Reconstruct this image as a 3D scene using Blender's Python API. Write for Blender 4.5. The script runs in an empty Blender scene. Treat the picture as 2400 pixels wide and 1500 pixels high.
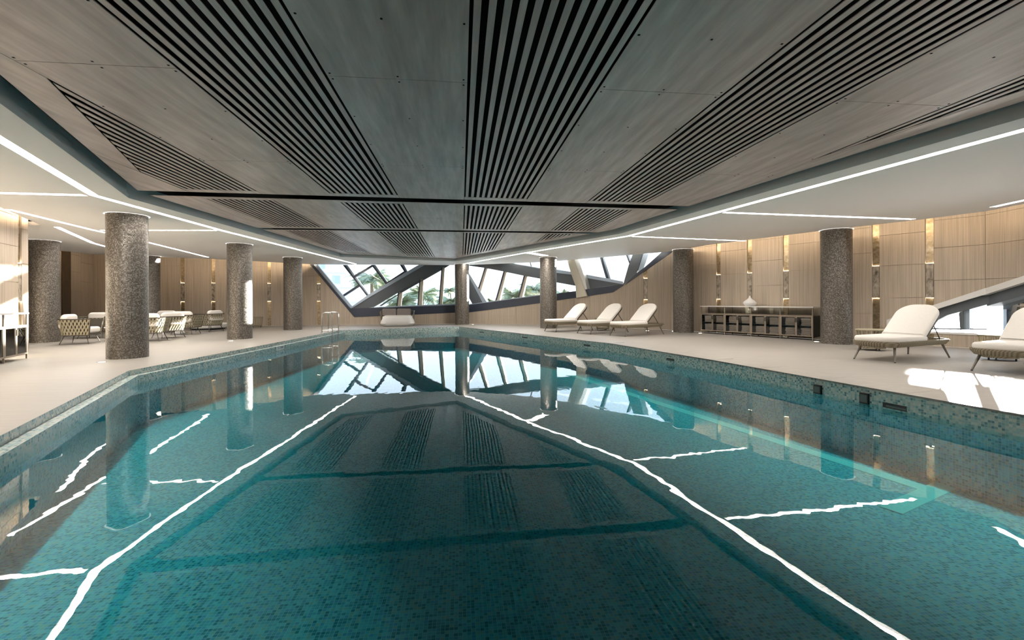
import bpy, math, random
from mathutils import Vector, Matrix
from mathutils.geometry import delaunay_2d_cdt
random.seed(7)
sc = bpy.context.scene
COL = sc.collection
PI = math.pi
# ------------------------------------------------------------------ camera
F = 16 / 36 * 2400
YAW = math.atan(119 / F)
ROLL = 0.0041
ZC = 1.157
WATER = -0.22
CEIL = 3.0
WOOD = 3.117
cam_d = bpy.data.cameras.new('camera'); cam = bpy.data.objects.new('camera', cam_d); COL.objects.link(cam)
cam_d.lens = 16; cam_d.sensor_width = 36; cam_d.sensor_fit = 'HORIZONTAL'
cam_d.shift_y = -44.5 / 2400
cam_d.clip_end = 2000; cam_d.clip_start = 0.05
cam.matrix_world = Matrix.Translation((0, 0, ZC)) @ Matrix.Rotation(-YAW, 4, 'Z') @ Matrix.Rotation(PI / 2, 4, 'X') @ Matrix.Rotation(-ROLL, 4, 'Z')
sc.camera = cam
# ------------------------------------------------------------------ world, sun, exposure
w = bpy.data.worlds.new('world'); sc.world = w; w.use_nodes = True
nt = w.node_tree; nt.nodes.clear()
wo = nt.nodes.new('ShaderNodeOutputWorld'); bg = nt.nodes.new('ShaderNodeBackground')
tc = nt.nodes.new('ShaderNodeTexCoord'); sx = nt.nodes.new('ShaderNodeSeparateXYZ'); rp = nt.nodes.new('ShaderNodeValToRGB')
nt.links.new(tc.outputs['Generated'], sx.inputs[0]); nt.links.new(sx.outputs[2], rp.inputs[0])
rp.color_ramp.elements[0].position = 0.0; rp.color_ramp.elements[0].color = (0.80, 0.91, 1.0, 1)
rp.color_ramp.elements[1].position = 0.8; rp.color_ramp.elements[1].color = (0.40, 0.60, 0.92, 1)
nt.links.new(rp.outputs[0], bg.inputs[0]); bg.inputs[1].default_value = 1.15
nt.links.new(bg.outputs[0], wo.inputs[0])
sun_d = bpy.data.lights.new('sun_offscreen', 'SUN'); sun = bpy.data.objects.new('sun_offscreen', sun_d); COL.objects.link(sun)
sun_d.energy = 22; sun_d.angle = math.radians(0.6); sun_d.color = (1.0, 0.95, 0.86)
SAZ, SEL = math.radians(50), math.radians(3.7)
sdir = Vector((math.sin(SAZ) * math.cos(SEL), math.cos(SAZ) * math.cos(SEL), math.sin(SEL)))
sun.rotation_euler = sdir.to_track_quat('Z', 'Y').to_euler(); sun.location = sdir * 60
sc.view_settings.view_transform = 'Standard'; sc.view_settings.look = 'None'
sc.view_settings.gamma = 1.0; sc.view_settings.use_curve_mapping = False
sc.view_settings.exposure = 1.4
sc.cycles.use_denoising = True; sc.cycles.use_adaptive_sampling = True; sc.cycles.adaptive_threshold = 0.03
sc.cycles.max_bounces = 10; sc.cycles.diffuse_bounces = 7; sc.cycles.transparent_max_bounces = 12
sc.cycles.sample_clamp_indirect = 6.0
sc.cycles.caustics_reflective = True; sc.cycles.caustics_refractive = False
LED = 23.0      # lamp strengths
COVE = 24.0
LEDC = (1.0, 0.925, 0.84)
# ------------------------------------------------------------------ pixel -> place
CY, SY = math.cos(YAW), math.sin(YAW)
RIGHT = Vector((CY, -SY, 0)); FWD = Vector((SY, CY, 0)); EYE = Vector((0, 0, ZC))
def ray(px, py):
    y0 = 706 - ROLL * (px - 1081)
    return RIGHT * ((px - 1200) / F) + FWD + Vector((0, 0, (y0 - py) / F))
def P(px, py, z=0.0):                     # pixel on a level plane
    r = ray(px, py); t = (z - ZC) / r.z
    return EYE + r * t
def Pw(px, py, A, B, off=0.0):            # pixel on the vertical wall plane A-B moved outward by off
    a = Vector((A[0], A[1], 0)); d = (Vector((B[0], B[1], 0)) - a).normalized()
    n = Vector((-d.y, d.x, 0))            # outward for a clockwise room walk
    r = ray(px, py)
    t = (a + n * off - EYE).dot(n) / r.dot(n)
    return EYE + r * t
# ------------------------------------------------------------------ object helpers
def tag(o, label=None, cat=None, group=None, kind=None):
    if label: o['label'] = label
    if cat: o['category'] = cat
    if group: o['group'] = group
    if kind: o['kind'] = kind
    return o
def empty(name, loc=(0, 0, 0), rz=0.0):
    o = bpy.data.objects.new(name, None); COL.objects.link(o)
    o.location = loc; o.rotation_euler = (0, 0, rz); o.empty_display_size = 0.1
    return o
class MB:
    def __init__(s): s.v = []; s.f = []; s.m = None
    def add(s, vs, fs):
        b = len(s.v)
        for p in vs:
            p = Vector(p)
            s.v.append(s.m @ p if s.m else p)
        for f in fs: s.f.append(tuple(b + i for i in f))
        return s
    def box(s, x0, x1, y0, y1, z0, z1):
        return s.add([(x0, y0, z0), (x1, y0, z0), (x1, y1, z0), (x0, y1, z0), (x0, y0, z1), (x1, y0, z1), (x1, y1, z1), (x0, y1, z1)],
                     [(3, 2, 1, 0), (4, 5, 6, 7), (0, 1, 5, 4), (1, 2, 6, 5), (2, 3, 7, 6), (3, 0, 4, 7)])
    def prism(s, pts, vec):
        n = len(pts); vec = Vector(vec); pts = [Vector(p) for p in pts]
        return s.add(pts + [p + vec for p in pts], [tuple(range(n))[::-1], tuple(range(n, 2 * n))] + [(i, (i + 1) % n, n + (i + 1) % n, n + i) for i in range(n)])
    def tube(s, path, r, n=8, closed=False, r2=None):
        path = [Vector(p) for p in path]; m = len(path); vs = []; fs = []
        up = Vector((0, 0, 1)); prev = None
        for i, p in enumerate(path):
            if closed: d = path[(i + 1) % m] - path[i - 1]
            else: d = path[min(i + 1, m - 1)] - path[max(i - 1, 0)]
            d.normalize()
            if prev is None:
                a = d.orthogonal() if abs(d.dot(up)) > 0.95 else d.cross(up)
            else:
                a = prev - d * prev.dot(d)
                if a.length < 1e-6: a = d.orthogonal()
            a.normalize(); b = d.cross(a); prev = a
            rr = r if r2 is None else r + (r2 - r) * i / (m - 1)
            for k in range(n):
                t = 2 * PI * k / n
                vs.append(p + a * (math.cos(t) * rr) + b * (math.sin(t) * rr))
        for i in range(m if closed else m - 1):
            j = (i + 1) % m
            for k in range(n):
                q = (k + 1) % n
                fs.append((i * n + k, i * n + q, j * n + q, j * n + k))
        if not closed:
            fs.append(tuple(range(n))[::-1]); fs.append(tuple((m - 1) * n + k for k in range(n)))
        return s.add(vs, fs)
    def lathe(s, prof, n=24, c=(0, 0)):
        vs = []; fs = []; m = len(prof)
        for r, z in prof:
            for k in range(n):
                t = 2 * PI * k / n
                vs.append((c[0] + r * math.cos(t), c[1] + r * math.sin(t), z))
        for i in range(m - 1):
            for k in range(n):
                q = (k + 1) % n
                fs.append((i * n + k, i * n + q, (i + 1) * n + q, (i + 1) * n + k))
        if prof[0][0] > 1e-5: fs.append(tuple(range(n))[::-1])
        if prof[-1][0] > 1e-5: fs.append(tuple((m - 1) * n + k for k in range(n)))
        return s.add(vs, fs)
    def pad(s, outline, z0, z1, r, steps=4):      # soft slab: outline is a closed 2D loop (ccw)
        n = len(outline); o = [Vector((p[0], p[1])) for p in outline]
        nor = []
        for i in range(n):
            d = (o[(i + 1) % n] - o[i - 1]).normalized(); nor.append(Vector((d.y, -d.x)))
        rings = []
        for k in range(steps + 1):
            a = PI / 2 * k / steps
            rings.append((r * (1 - math.sin(a)), z0 + r * (1 - math.cos(a))))
        rings += [(i, z1 - (z - z0)) for i, z in rings[::-1]]
        vs = []; fs = []
        for ins, z in rings:
            for i in range(n):
                p = o[i] - nor[i] * ins; vs.append((p.x, p.y, z))
        m = len(rings)
        for j in range(m - 1):
            for i in range(n):
                q = (i + 1) % n
                fs.append((j * n + i, j * n + q, (j + 1) * n + q, (j + 1) * n + i))
        fs.append(tuple(range(n))[::-1]); fs.append(tuple((m - 1) * n + i for i in range(n)))
        return s.add(vs, fs)
    def build(s, name, mat, parent=None, smooth=False, uv=False):
        me = bpy.data.meshes.new(name)
        me.from_pydata([tuple(p) for p in s.v], [], s.f); me.update()
        if uv:
            L = me.uv_layers.new(name='uv')
            for poly in me.polygons:
                nn = poly.normal
                for li in poly.loop_indices:
                    p = me.vertices[me.loops[li].vertex_index].co
                    if abs(nn.z) > 0.6: L.data[li].uv = (p.x, p.y)
                    else:
                        t = Vector((-nn.y, nn.x)).normalized()
                        L.data[li].uv = (p.x * t.x + p.y * t.y, p.z)
        if smooth:
            me.polygons.foreach_set('use_smooth', [True] * len(me.polygons))
            try: me.set_sharp_from_angle(angle=math.radians(40))
            except Exception: pass
        me.materials.append(mat)
        o = bpy.data.objects.new(name, me); COL.objects.link(o)
        if parent: o.parent = parent
        return o
def copy_tree(o, parent=None):
    c = o.copy(); COL.objects.link(c)
    if parent: c.parent = parent
    for ch in [x for x in KIDS.get(o.name, [])]: copy_tree(ch, c)
    return c
KIDS = {}
def index_kids(root):
    for o in bpy.data.objects:
        if o.parent: KIDS.setdefault(o.parent.name, [])
    KIDS.clear()
    for o in bpy.data.objects:
        if o.parent: KIDS.setdefault(o.parent.name, []).append(o)
def rrect(w, d, r, n=5, cx=0, cy=0):              # rounded rectangle outline, r may be 4 radii (ccw from -x,-y)
    rs = r if isinstance(r, (list, tuple)) else [r] * 4
    out = []
    for k, (sx_, sy_) in enumerate(((-1, -1), (1, -1), (1, 1), (-1, 1))):
        rr = rs[k]; c = (cx + sx_ * (w / 2 - rr), cy + sy_ * (d / 2 - rr)); a0 = PI + k * PI / 2
        for i in range(n + 1):
            a = a0 + PI / 2 * i / n
            out.append((c[0] + rr * math.cos(a), c[1] + rr * math.sin(a)))
    return out
# 2D polygon helpers
def clip_half(poly, n, c):                         # keep n.p <= c
    out = []
    for i in range(len(poly)):
        a, b = poly[i], poly[(i + 1) % len(poly)]
        da, db = n[0] * a[0] + n[1] * a[1] - c, n[0] * b[0] + n[1] * b[1] - c
        if da <= 1e-9: out.append(a)
        if (da < -1e-9 and db > 1e-9) or (da > 1e-9 and db < -1e-9):
            t = da / (da - db); out.append((a[0] + (b[0] - a[0]) * t, a[1] + (b[1] - a[1]) * t))
    return out
def area(p): return 0.5 * sum(p[i][0] * p[(i + 1) % len(p)][1] - p[(i + 1) % len(p)][0] * p[i][1] for i in range(len(p)))
def halves(conv):                                  # convex polygon -> list of (n,c) with inside n.p<=c
    p = conv if area(conv) > 0 else conv[::-1]; out = []
    for i in range(len(p)):
        a, b = p[i], p[(i + 1) % len(p)]
        d = (b[0] - a[0], b[1] - a[1]); L = math.hypot(*d)
        if L < 1e-6: continue
        n = (d[1] / L, -d[0] / L); out.append((n, n[0] * a[0] + n[1] * a[1]))
    return out
def inter(poly, conv):
    for n, c in halves(conv):
        if len(poly) < 3: return []
        poly = clip_half(poly, n, c)
    return poly if len(poly) > 2 and abs(area(poly)) > 1e-4 else []
def minus(poly, conv):                             # convex pieces of poly outside conv
    out = []; rest = poly
    for n, c in halves(conv):
        if len(rest) < 3: break
        o = clip_half(rest, (-n[0], -n[1]), -c)
        if len(o) > 2 and abs(area(o)) > 2e-3: out.append(o)
        rest = clip_half(rest, n, c)
    return out
def inside(p, poly):
    r = False; n = len(poly)
    for i in range(n):
        a, b = poly[i], poly[(i + 1) % n]
        if (a[1] > p[1]) != (b[1] > p[1]) and p[0] < (b[0] - a[0]) * (p[1] - a[1]) / (b[1] - a[1]) + a[0]: r = not r
    return r
def inset(poly, d):                                # move every edge inward by d (number or list per edge i->i+1)
    n = len(poly); ds = d if isinstance(d, list) else [d] * n; s = 1 if area(poly) > 0 else -1
    L = []
    for i in range(n):
        a, b = Vector(poly[i]), Vector(poly[(i + 1) % n]); e = (b - a).normalized(); nn = Vector((-e.y, e.x)) * s
        L.append((a + nn * ds[i], e))
    out = []
    for i in range(n):
        p, e = L[i - 1]; q, f = L[i]; cr = e.x * f.y - e.y * f.x
        if abs(cr) < 1e-6: out.append((q.x, q.y)); continue
        t = ((q.x - p.x) * f.y - (q.y - p.y) * f.x) / cr
        out.append((p.x + e.x * t, p.y + e.y * t))
    return out
def region(outer, holes):                          # triangles of outer minus holes
    vs = []; es = []
    for poly in [outer] + holes:
        b = len(vs); vs += [Vector(p) for p in poly]; es += [(b + i, b + (i + 1) % len(poly)) for i in range(len(poly))]
    r = delaunay_2d_cdt(vs, es, [], 0, 1e-5)
    V = [(p.x, p.y) for p in r[0]]; T = []
    for f in r[2]:
        c = (sum(V[i][0] for i in f) / 3, sum(V[i][1] for i in f) / 3)
        if inside(c, outer) and not any(inside(c, h) for h in holes): T.append(tuple(f))
    return V, T
# ------------------------------------------------------------------ materials
def mat(name, base=(0.5, 0.5, 0.5), rough=0.5, metal=0.0, spec=0.5):
    m = bpy.data.materials.new(name); m.use_nodes = True
    b = m.node_tree.nodes['Principled BSDF']
    b.inputs['Base Color'].default_value = (*base, 1); b.inputs['Roughness'].default_value = rough
    b.inputs['Metallic'].default_value = metal; b.inputs['Specular IOR Level'].default_value = spec
    return m
def N(m, t, **k):
    n = m.node_tree.nodes.new(t)
    for a, v in k.items(): setattr(n, a, v)
    return n
def Lk(m, a, b): m.node_tree.links.new(a, b)
def BS(m): return m.node_tree.nodes['Principled BSDF']
def streaks(m, scale, c1, c2, detail=4, c3=None, bump=0.0, rough=None, lo=0.3, hi=0.7):
    t = N(m, 'ShaderNodeTexCoord'); mp = N(m, 'ShaderNodeMapping'); mp.inputs['Scale'].default_value = scale
    Lk(m, t.outputs['Object'], mp.inputs[0])
    n = N(m, 'ShaderNodeTexNoise'); n.inputs['Scale'].default_value = 1; n.inputs['Detail'].default_value = detail
    n.inputs['Roughness'].default_value = 0.6
    Lk(m, mp.outputs[0], n.inputs['Vector'])
    r = N(m, 'ShaderNodeValToRGB'); e = r.color_ramp.elements
    e[0].position = lo; e[0].color = (*c1, 1); e[1].position = hi; e[1].color = (*c2, 1)
    if c3: x = e.new((lo + hi) / 2); x.color = (*c3, 1)
    Lk(m, n.outputs[0], r.inputs[0]); Lk(m, r.outputs[0], BS(m).inputs['Base Color'])
    if bump:
        bp = N(m, 'ShaderNodeBump'); bp.inputs['Strength'].default_value = bump; bp.inputs['Distance'].default_value = 0.01
        Lk(m, n.outputs[0], bp.inputs['Height']); Lk(m, bp.outputs[0], BS(m).inputs['Normal'])
    return m, n
def emit(name, col, s):
    m = bpy.data.materials.new(name); m.use_nodes = True; nt_ = m.node_tree; nt_.nodes.clear()
    o = nt_.nodes.new('ShaderNodeOutputMaterial'); e = nt_.nodes.new('ShaderNodeEmission')
    e.inputs[0].default_value = (*col, 1); e.inputs[1].default_value = s; nt_.links.new(e.outputs[0], o.inputs[0])
    return m
def mosaic(name, size, cols, grout, gw=0.09, rough=0.18, metal=0.0, bump=0.35, rvar=0.0):
    m = mat(name, rough=rough, metal=metal)
    uv = N(m, 'ShaderNodeUVMap'); uv.uv_map = 'uv'
    mp = N(m, 'ShaderNodeMapping'); mp.inputs['Scale'].default_value = (1 / size, 1 / size, 1); Lk(m, uv.outputs[0], mp.inputs[0])
    fl = N(m, 'ShaderNodeVectorMath', operation='FLOOR'); Lk(m, mp.outputs[0], fl.inputs[0])
    fr = N(m, 'ShaderNodeVectorMath', operation='FRACTION'); Lk(m, mp.outputs[0], fr.inputs[0])
    wn = N(m, 'ShaderNodeTexWhiteNoise', noise_dimensions='2D'); Lk(m, fl.outputs[0], wn.inputs['Vector'])
    r = N(m, 'ShaderNodeValToRGB'); r.color_ramp.interpolation = 'CONSTANT'; e = r.color_ramp.elements
    e[0].position = 0; e[0].color = (*cols[0], 1); e[1].position = 1 / len(cols); e[1].color = (*cols[1], 1)
    for i in range(2, len(cols)): x = e.new(i / len(cols)); x.color = (*cols[i], 1)
    Lk(m, wn.outputs['Value'], r.inputs[0])
    s = N(m, 'ShaderNodeSeparateXYZ'); Lk(m, fr.outputs[0], s.inputs[0])
    def edge(o):
        a = N(m, 'ShaderNodeMath', operation='SUBTRACT'); Lk(m, o, a.inputs[0]); a.inputs[1].default_value = 0.5
        b = N(m, 'ShaderNodeMath', operation='ABSOLUTE'); Lk(m, a.outputs[0], b.inputs[0]); return b.outputs[0]
    mx = N(m, 'ShaderNodeMath', operation='MAXIMUM'); Lk(m, edge(s.outputs[0]), mx.inputs[0]); Lk(m, edge(s.outputs[1]), mx.inputs[1])
    gt = N(m, 'ShaderNodeMath', operation='GREATER_THAN'); Lk(m, mx.outputs[0], gt.inputs[0]); gt.inputs[1].default_value = 0.5 - gw
    mix = N(m, 'ShaderNodeMix', data_type='RGBA'); Lk(m, gt.outputs[0], mix.inputs['Factor'])
    Lk(m, r.outputs[0], mix.inputs[6]); mix.inputs[7].default_value = (*grout, 1)
    Lk(m, mix.outputs[2], BS(m).inputs['Base Color'])
    if bump:
        # every tile tilts a little: bump from the per-tile value plus the recessed joint
        nm = N(m, 'ShaderNodeNormalMap') if False else None
        h = N(m, 'ShaderNodeMath', operation='SUBTRACT'); h.inputs[0].default_value = 1.0; Lk(m, gt.outputs[0], h.inputs[1])
        bp = N(m, 'ShaderNodeBump'); bp.inputs['Strength'].default_value = bump; bp.inputs['Distance'].default_value = 0.003
        Lk(m, h.outputs[0], bp.inputs['Height']); Lk(m, bp.outputs[0], BS(m).inputs['Normal'])
    if rvar:
        g = N(m, 'ShaderNodeNewGeometry'); sub = N(m, 'ShaderNodeVectorMath', operation='SUBTRACT')
        Lk(m, wn.outputs['Color'], sub.inputs[0]); sub.inputs[1].default_value = (0.5, 0.5, 0.5)
        scl = N(m, 'ShaderNodeVectorMath', operation='SCALE'); Lk(m, sub.outputs[0], scl.inputs[0]); scl.inputs['Scale'].default_value = rvar
        ad = N(m, 'ShaderNodeVectorMath', operation='ADD'); Lk(m, g.outputs['Normal'], ad.inputs[0]); Lk(m, scl.outputs[0], ad.inputs[1])
        no = N(m, 'ShaderNodeVectorMath', operation='NORMALIZE'); Lk(m, ad.outputs[0], no.inputs[0])
        Lk(m, no.outputs[0], BS(m).inputs['Normal'])
    return m
M = {}
M['deck'], _n = streaks(mat('deck_stone', rough=0.42, spec=0.4), (1.2, 26, 26), (0.275, 0.26, 0.235), (0.345, 0.325, 0.295), c3=(0.31, 0.29, 0.265))
M['coping'], _n = streaks(mat('coping_stone', rough=0.4, spec=0.4), (3, 14, 14), (0.28, 0.265, 0.24), (0.35, 0.33, 0.30))
M['wall'], _n = streaks(mat('grooved_travertine', rough=0.6, spec=0.3), (38, 38, 0.55), (0.36, 0.30, 0.235), (0.55, 0.465, 0.375), c3=(0.46, 0.385, 0.305), detail=6, bump=0.25)
M['wood'], _n = streaks(mat('grey_oak_veneer', rough=0.36, metal=0.12, spec=0.8), (9, 0.9, 9), (0.45, 0.365, 0.34), (0.72, 0.60, 0.565), c3=(0.58, 0.475, 0.445), detail=8, lo=0.33, hi=0.67)
M['black'] = mat('black_void', (0.006, 0.006, 0.007), 0.8, spec=0.1)
M['plaster'] = mat('white_plaster', (0.84, 0.835, 0.825), 0.55, spec=0.3)
M['fascia'] = mat('white_fascia', (0.74, 0.76, 0.77), 0.4)
M['reveal'] = mat('dark_green_reveal', (0.11, 0.135, 0.13), 0.45)
M['navy'] = mat('navy_steel_cladding', (0.035, 0.045, 0.07), 0.35, spec=0.5)
M['steel'] = mat('grey_steel_cladding', (0.10, 0.115, 0.13), 0.4, spec=0.5)
M['alu'] = mat('pale_blue_aluminium', (0.42, 0.50, 0.60), 0.35, metal=0.3)
M['cream'] = mat('cream_fin', (0.62, 0.57, 0.47), 0.5)
M['white'] = mat('white_paint', (0.78, 0.77, 0.75), 0.45)
M['cushion'], _n = streaks(mat('ivory_canvas', rough=0.9, spec=0.15), (60, 60, 60), (0.70, 0.665, 0.62), (0.76, 0.73, 0.69))
M['taupe_cushion'] = mat('taupe_canvas', (0.22, 0.195, 0.185), 0.9, spec=0.15)
M['bronze'] = mat('bronze_metal', (0.085, 0.072, 0.058), 0.45, metal=0.5)
M['chrome'] = mat('polished_steel', (0.60, 0.59, 0.57), 0.2, metal=1.0)
M['brass'], _n = streaks(mat('brushed_brass', rough=0.33, metal=0.85), (9, 9, 14), (0.20, 0.15, 0.085), (0.46, 0.38, 0.27), c3=(0.31, 0.24, 0.15), detail=3)
M['marble'], _n = streaks(mat('mottled_marble', rough=0.25), (11, 11, 7), (0.10, 0.085, 0.065), (0.50, 0.43, 0.35), c3=(0.33, 0.28, 0.22), detail=5)
M['bronze_panel'], _n = streaks(mat('dark_bronze_panel', rough=0.3, metal=0.6), (5, 5, 2), (0.035, 0.022, 0.012), (0.12, 0.075, 0.035))
M['towel'] = mat('taupe_towel', (0.50, 0.41, 0.35), 0.95, spec=0.1)
M['cabinet'] = mat('cabinet_dark', (0.012, 0.013, 0.013), 0.5)
M['frame'] = mat('cabinet_bronze_frame', (0.30, 0.25, 0.20), 0.4, metal=0.3)
M['palm'], _n = streaks(mat('palm_leaf', rough=0.6), (1.5, 1.5, 1.5), (0.15, 0.20, 0.12), (0.36, 0.40, 0.24))
M['trunk'] = mat('palm_trunk', (0.22, 0.18, 0.13), 0.9)
M['rubber'] = mat('black_plastic', (0.012, 0.012, 0.013), 0.45)
M['towerwall'] = mat('pale_building', (0.74, 0.68, 0.66), 0.7)
M['terrace'] = mat('terrace_paving', (0.55, 0.53, 0.48), 0.8)
M['sea'] = mat('sea_water', (0.30, 0.42, 0.48), 0.3)
M['inlay'] = emit('inlay_led_strip', (1.0, 0.80, 0.58), 20.0)
M['led'] = emit('led_diffuser', LEDC, LED)
M['cove'] = emit('cove_led', (1.0, 0.78, 0.55), COVE)
M['ring'] = emit('column_ring_led', LEDC, 0.7)
M['up'] = emit('floor_uplight_lens', (1.0, 0.88, 0.72), 5.0)
# woven rope material: ribs across and along
def rope(name, c1, c2, f=1.0):
    m = mat(name, c1, 0.8, spec=0.2)
    t = N(m, 'ShaderNodeTexCoord'); wv = N(m, 'ShaderNodeTexWave', wave_type='BANDS', bands_direction='DIAGONAL')
    wv.inputs['Scale'].default_value = 14 * f; wv.inputs['Distortion'].default_value = 0.6
    Lk(m, t.outputs['Object'], wv.inputs[0])
    r = N(m, 'ShaderNodeValToRGB'); r.color_ramp.elements[0].color = (*c1, 1); r.color_ramp.elements[1].color = (*c2, 1)
    Lk(m, wv.outputs[0], r.inputs[0]); Lk(m, r.outputs[0], BS(m).inputs['Base Color'])
    bp = N(m, 'ShaderNodeBump'); bp.inputs['Strength'].default_value = 0.5; bp.inputs['Distance'].default_value = 0.006
    Lk(m, wv.outputs[0], bp.inputs['Height']); Lk(m, bp.outputs[0], BS(m).inputs['Normal'])
    return m
M['rope'] = rope('taupe_rope_weave', (0.15, 0.125, 0.085), (0.30, 0.26, 0.19))
M['strap'] = mat('sand_strap', (0.33, 0.295, 0.21), 0.75, spec=0.25)
M['gap_shade'] = mat('gap_shade_dark', (0.045, 0.038, 0.028), 0.8)  # near-black that stands in for shade behind the chair straps
M['pool'] = mosaic('pool_floor_mosaic', 0.028, [(0.20, 0.48, 0.60), (0.25, 0.57, 0.68), (0.30, 0.63, 0.72), (0.08, 0.26, 0.36), (0.38, 0.68, 0.75), (0.22, 0.43, 0.66), (0.48, 0.57, 0.54), (0.12, 0.33, 0.43)], (0.58, 0.72, 0.77), gw=0.07, rough=0.3)
M['band'] = mosaic('pool_edge_mosaic', 0.028, [(0.36, 0.48, 0.48), (0.55, 0.61, 0.57), (0.23, 0.39, 0.41), (0.62, 0.60, 0.52), (0.11, 0.23, 0.26), (0.43, 0.55, 0.55), (0.64, 0.67, 0.63)], (0.55, 0.61, 0.58), gw=0.06, rough=0.2)
M['lane'] = mosaic('lane_line_mosaic', 0.028, [(0.92, 0.95, 0.93), (0.95, 0.97, 0.96), (0.85, 0.92, 0.90), (0.96, 0.97, 0.96)], (0.95, 0.97, 0.96), gw=0.06, rough=0.3)
M['column'] = mosaic('silver_glass_mosaic', 0.02, [(0.17, 0.15, 0.13), (0.22, 0.20, 0.175), (0.11, 0.095, 0.08), (0.185, 0.165, 0.145), (0.30, 0.28, 0.255), (0.14, 0.125, 0.105)], (0.06, 0.054, 0.046), gw=0.05, rough=0.42, metal=0.55, bump=0, rvar=0.2)
# water: clear thin surface that mirrors by Fresnel and lets the tiles show
m = bpy.data.materials.new('pool_water'); m.use_nodes = True; nt_ = m.node_tree; nt_.nodes.clear()
out = nt_.nodes.new('ShaderNodeOutputMaterial'); mx = nt_.nodes.new('ShaderNodeMixShader'); fr = nt_.nodes.new('ShaderNodeFresnel')
tr = nt_.nodes.new('ShaderNodeBsdfTransparent'); gl = nt_.nodes.new('ShaderNodeBsdfGlossy')
fr.inputs[0].default_value = 1.5; tr.inputs[0].default_value = (1, 1, 1, 1); gl.inputs['Roughness'].default_value = 0.0
gl.inputs[0].default_value = (1, 1, 1, 1)
t = nt_.nodes.new('ShaderNodeTexCoord'); mp = nt_.nodes.new('ShaderNodeMapping'); mp.inputs['Scale'].default_value = (1.5, 0.9, 1)
nz = nt_.nodes.new('ShaderNodeTexNoise'); nz.inputs['Scale'].default_value = 1.3; nz.inputs['Detail'].default_value = 3
bp = nt_.nodes.new('ShaderNodeBump'); bp.inputs['Strength'].default_value = 0.035; bp.inputs['Distance'].default_value = 0.05
nt_.links.new(t.outputs['Object'], mp.inputs[0]); nt_.links.new(mp.outputs[0], nz.inputs['Vector'])
nt_.links.new(nz.outputs[0], bp.inputs['Height']); nt_.links.new(bp.outputs[0], fr.inputs['Normal']); nt_.links.new(bp.outputs[0], gl.inputs['Normal'])
nt_.links.new(fr.outputs[0], mx.inputs[0]); nt_.links.new(tr.outputs[0], mx.inputs[1]); nt_.links.new(gl.outputs[0], mx.inputs[2])
nt_.links.new(mx.outputs[0], out.inputs[0]); M['water'] = m
va = nt_.nodes.new('ShaderNodeVolumeAbsorption'); va.inputs['Color'].default_value = (0.10, 0.96, 0.97, 1); va.inputs['Density'].default_value = 0.8
nt_.links.new(va.outputs[0], out.inputs['Volume'])
def glass(name, col, ior=1.45):
    m = bpy.data.materials.new(name); m.use_nodes = True; nt_ = m.node_tree; nt_.nodes.clear()
    out = nt_.nodes.new('ShaderNodeOutputMaterial'); mx = nt_.nodes.new('ShaderNodeMixShader'); fr = nt_.nodes.new('ShaderNodeFresnel')
    tr = nt_.nodes.new('ShaderNodeBsdfTransparent'); gl = nt_.nodes.new('ShaderNodeBsdfGlossy')
    fr.inputs[0].default_value = ior; tr.inputs[0].default_value = (*col, 1); gl.inputs['Roughness'].default_value = 0.0
    nt_.links.new(fr.outputs[0], mx.inputs[0]); nt_.links.new(tr.outputs[0], mx.inputs[1]); nt_.links.new(gl.outputs[0], mx.inputs[2])
    nt_.links.new(mx.outputs[0], out.inputs[0]); return m
M['glass'] = glass('clear_glass', (0.95, 0.97, 0.975))
M['smoke'] = glass('smoked_glass', (0.55, 0.56, 0.55))
M['legm0'] = mat('dark_joint_sealant', (0.10, 0.085, 0.07), 0.7)
# ================================================================== the setting
ROOM = [(-8.0, -6.0), (-8.4, 7.5), (-10.03, 11.8), (-18.0, 12.5), (-18.0, 17.4), (-14.6, 17.8), (-16.4, 22.4), (-11.0, 22.8),
        (-8.0, 23.6), (0.05, 23.75), (4.0, 21.6), (8.15, 17.0), (10.5, 11.95), (12.07, 9.26), (9.4, -6.0)]
POOL = [(-2.55, 0.9), (-5.62, 8.4), (-4.85, 19.15), (-0.12, 20.75), (3.98, 11.9), (4.80, 8.3), (5.55, 3.9), (6.1, 0.9)]
SOFF = [(-1.96, -1.0), (-4.21, 4.67), (-5.82, 8.72), (-4.95, 19.36), (-0.22, 21.28), (4.35, 12.16), (4.84, 9.17), (5.70, 4.0), (6.3, -1.0)]
# inner pool line: the left side carries a stepped mosaic ledge
POOLIN = inset(POOL, [0.13, 0.13, 0.02, 0.0, 0.0, 0.0, 0.0, 0.0])
FLOORZ = -0.95
# deck floor
V, T = region(ROOM, [POOL])
b = MB().add([(x, y, 0.0) for x, y in V], T)
floor = b.build('floor', M['deck']); tag(floor, 'pale beige stone pool deck with fine streaks', kind='structure')
# coping stones along the right and far pool edges (one row of long slabs, joint line towards the deck)
def coping(p, q, wdt, n):
    p = Vector(p); q = Vector(q); d = (q - p); L = d.length; d.normalize(); nn = Vector((-d.y, d.x))
    if nn.dot(Vector((0, 10)) - p) > 0: nn = -nn
    for i in range(n):
        a = p + d * (L * i / n + 0.003); c = p + d * (L * (i + 1) / n - 0.003)
        pts = [a, c, c + nn * wdt, a + nn * wdt]
        if area([(t.x, t.y) for t in pts]) < 0: pts = pts[::-1]
        MB().prism([(t.x, t.y, -0.02) for t in pts], (0, 0, 0.026)).build('coping_stone', M['coping'], floor)
    jp = [p + nn * wdt, q + nn * wdt, q + nn * (wdt + .014), p + nn * (wdt + .014)]
    if area([(t.x, t.y) for t in jp]) < 0: jp = jp[::-1]
    MB().prism([(t.x, t.y, -0.01) for t in jp], (0, 0, 0.0125)).build('joint_strip', M['legm0'], floor)
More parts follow.
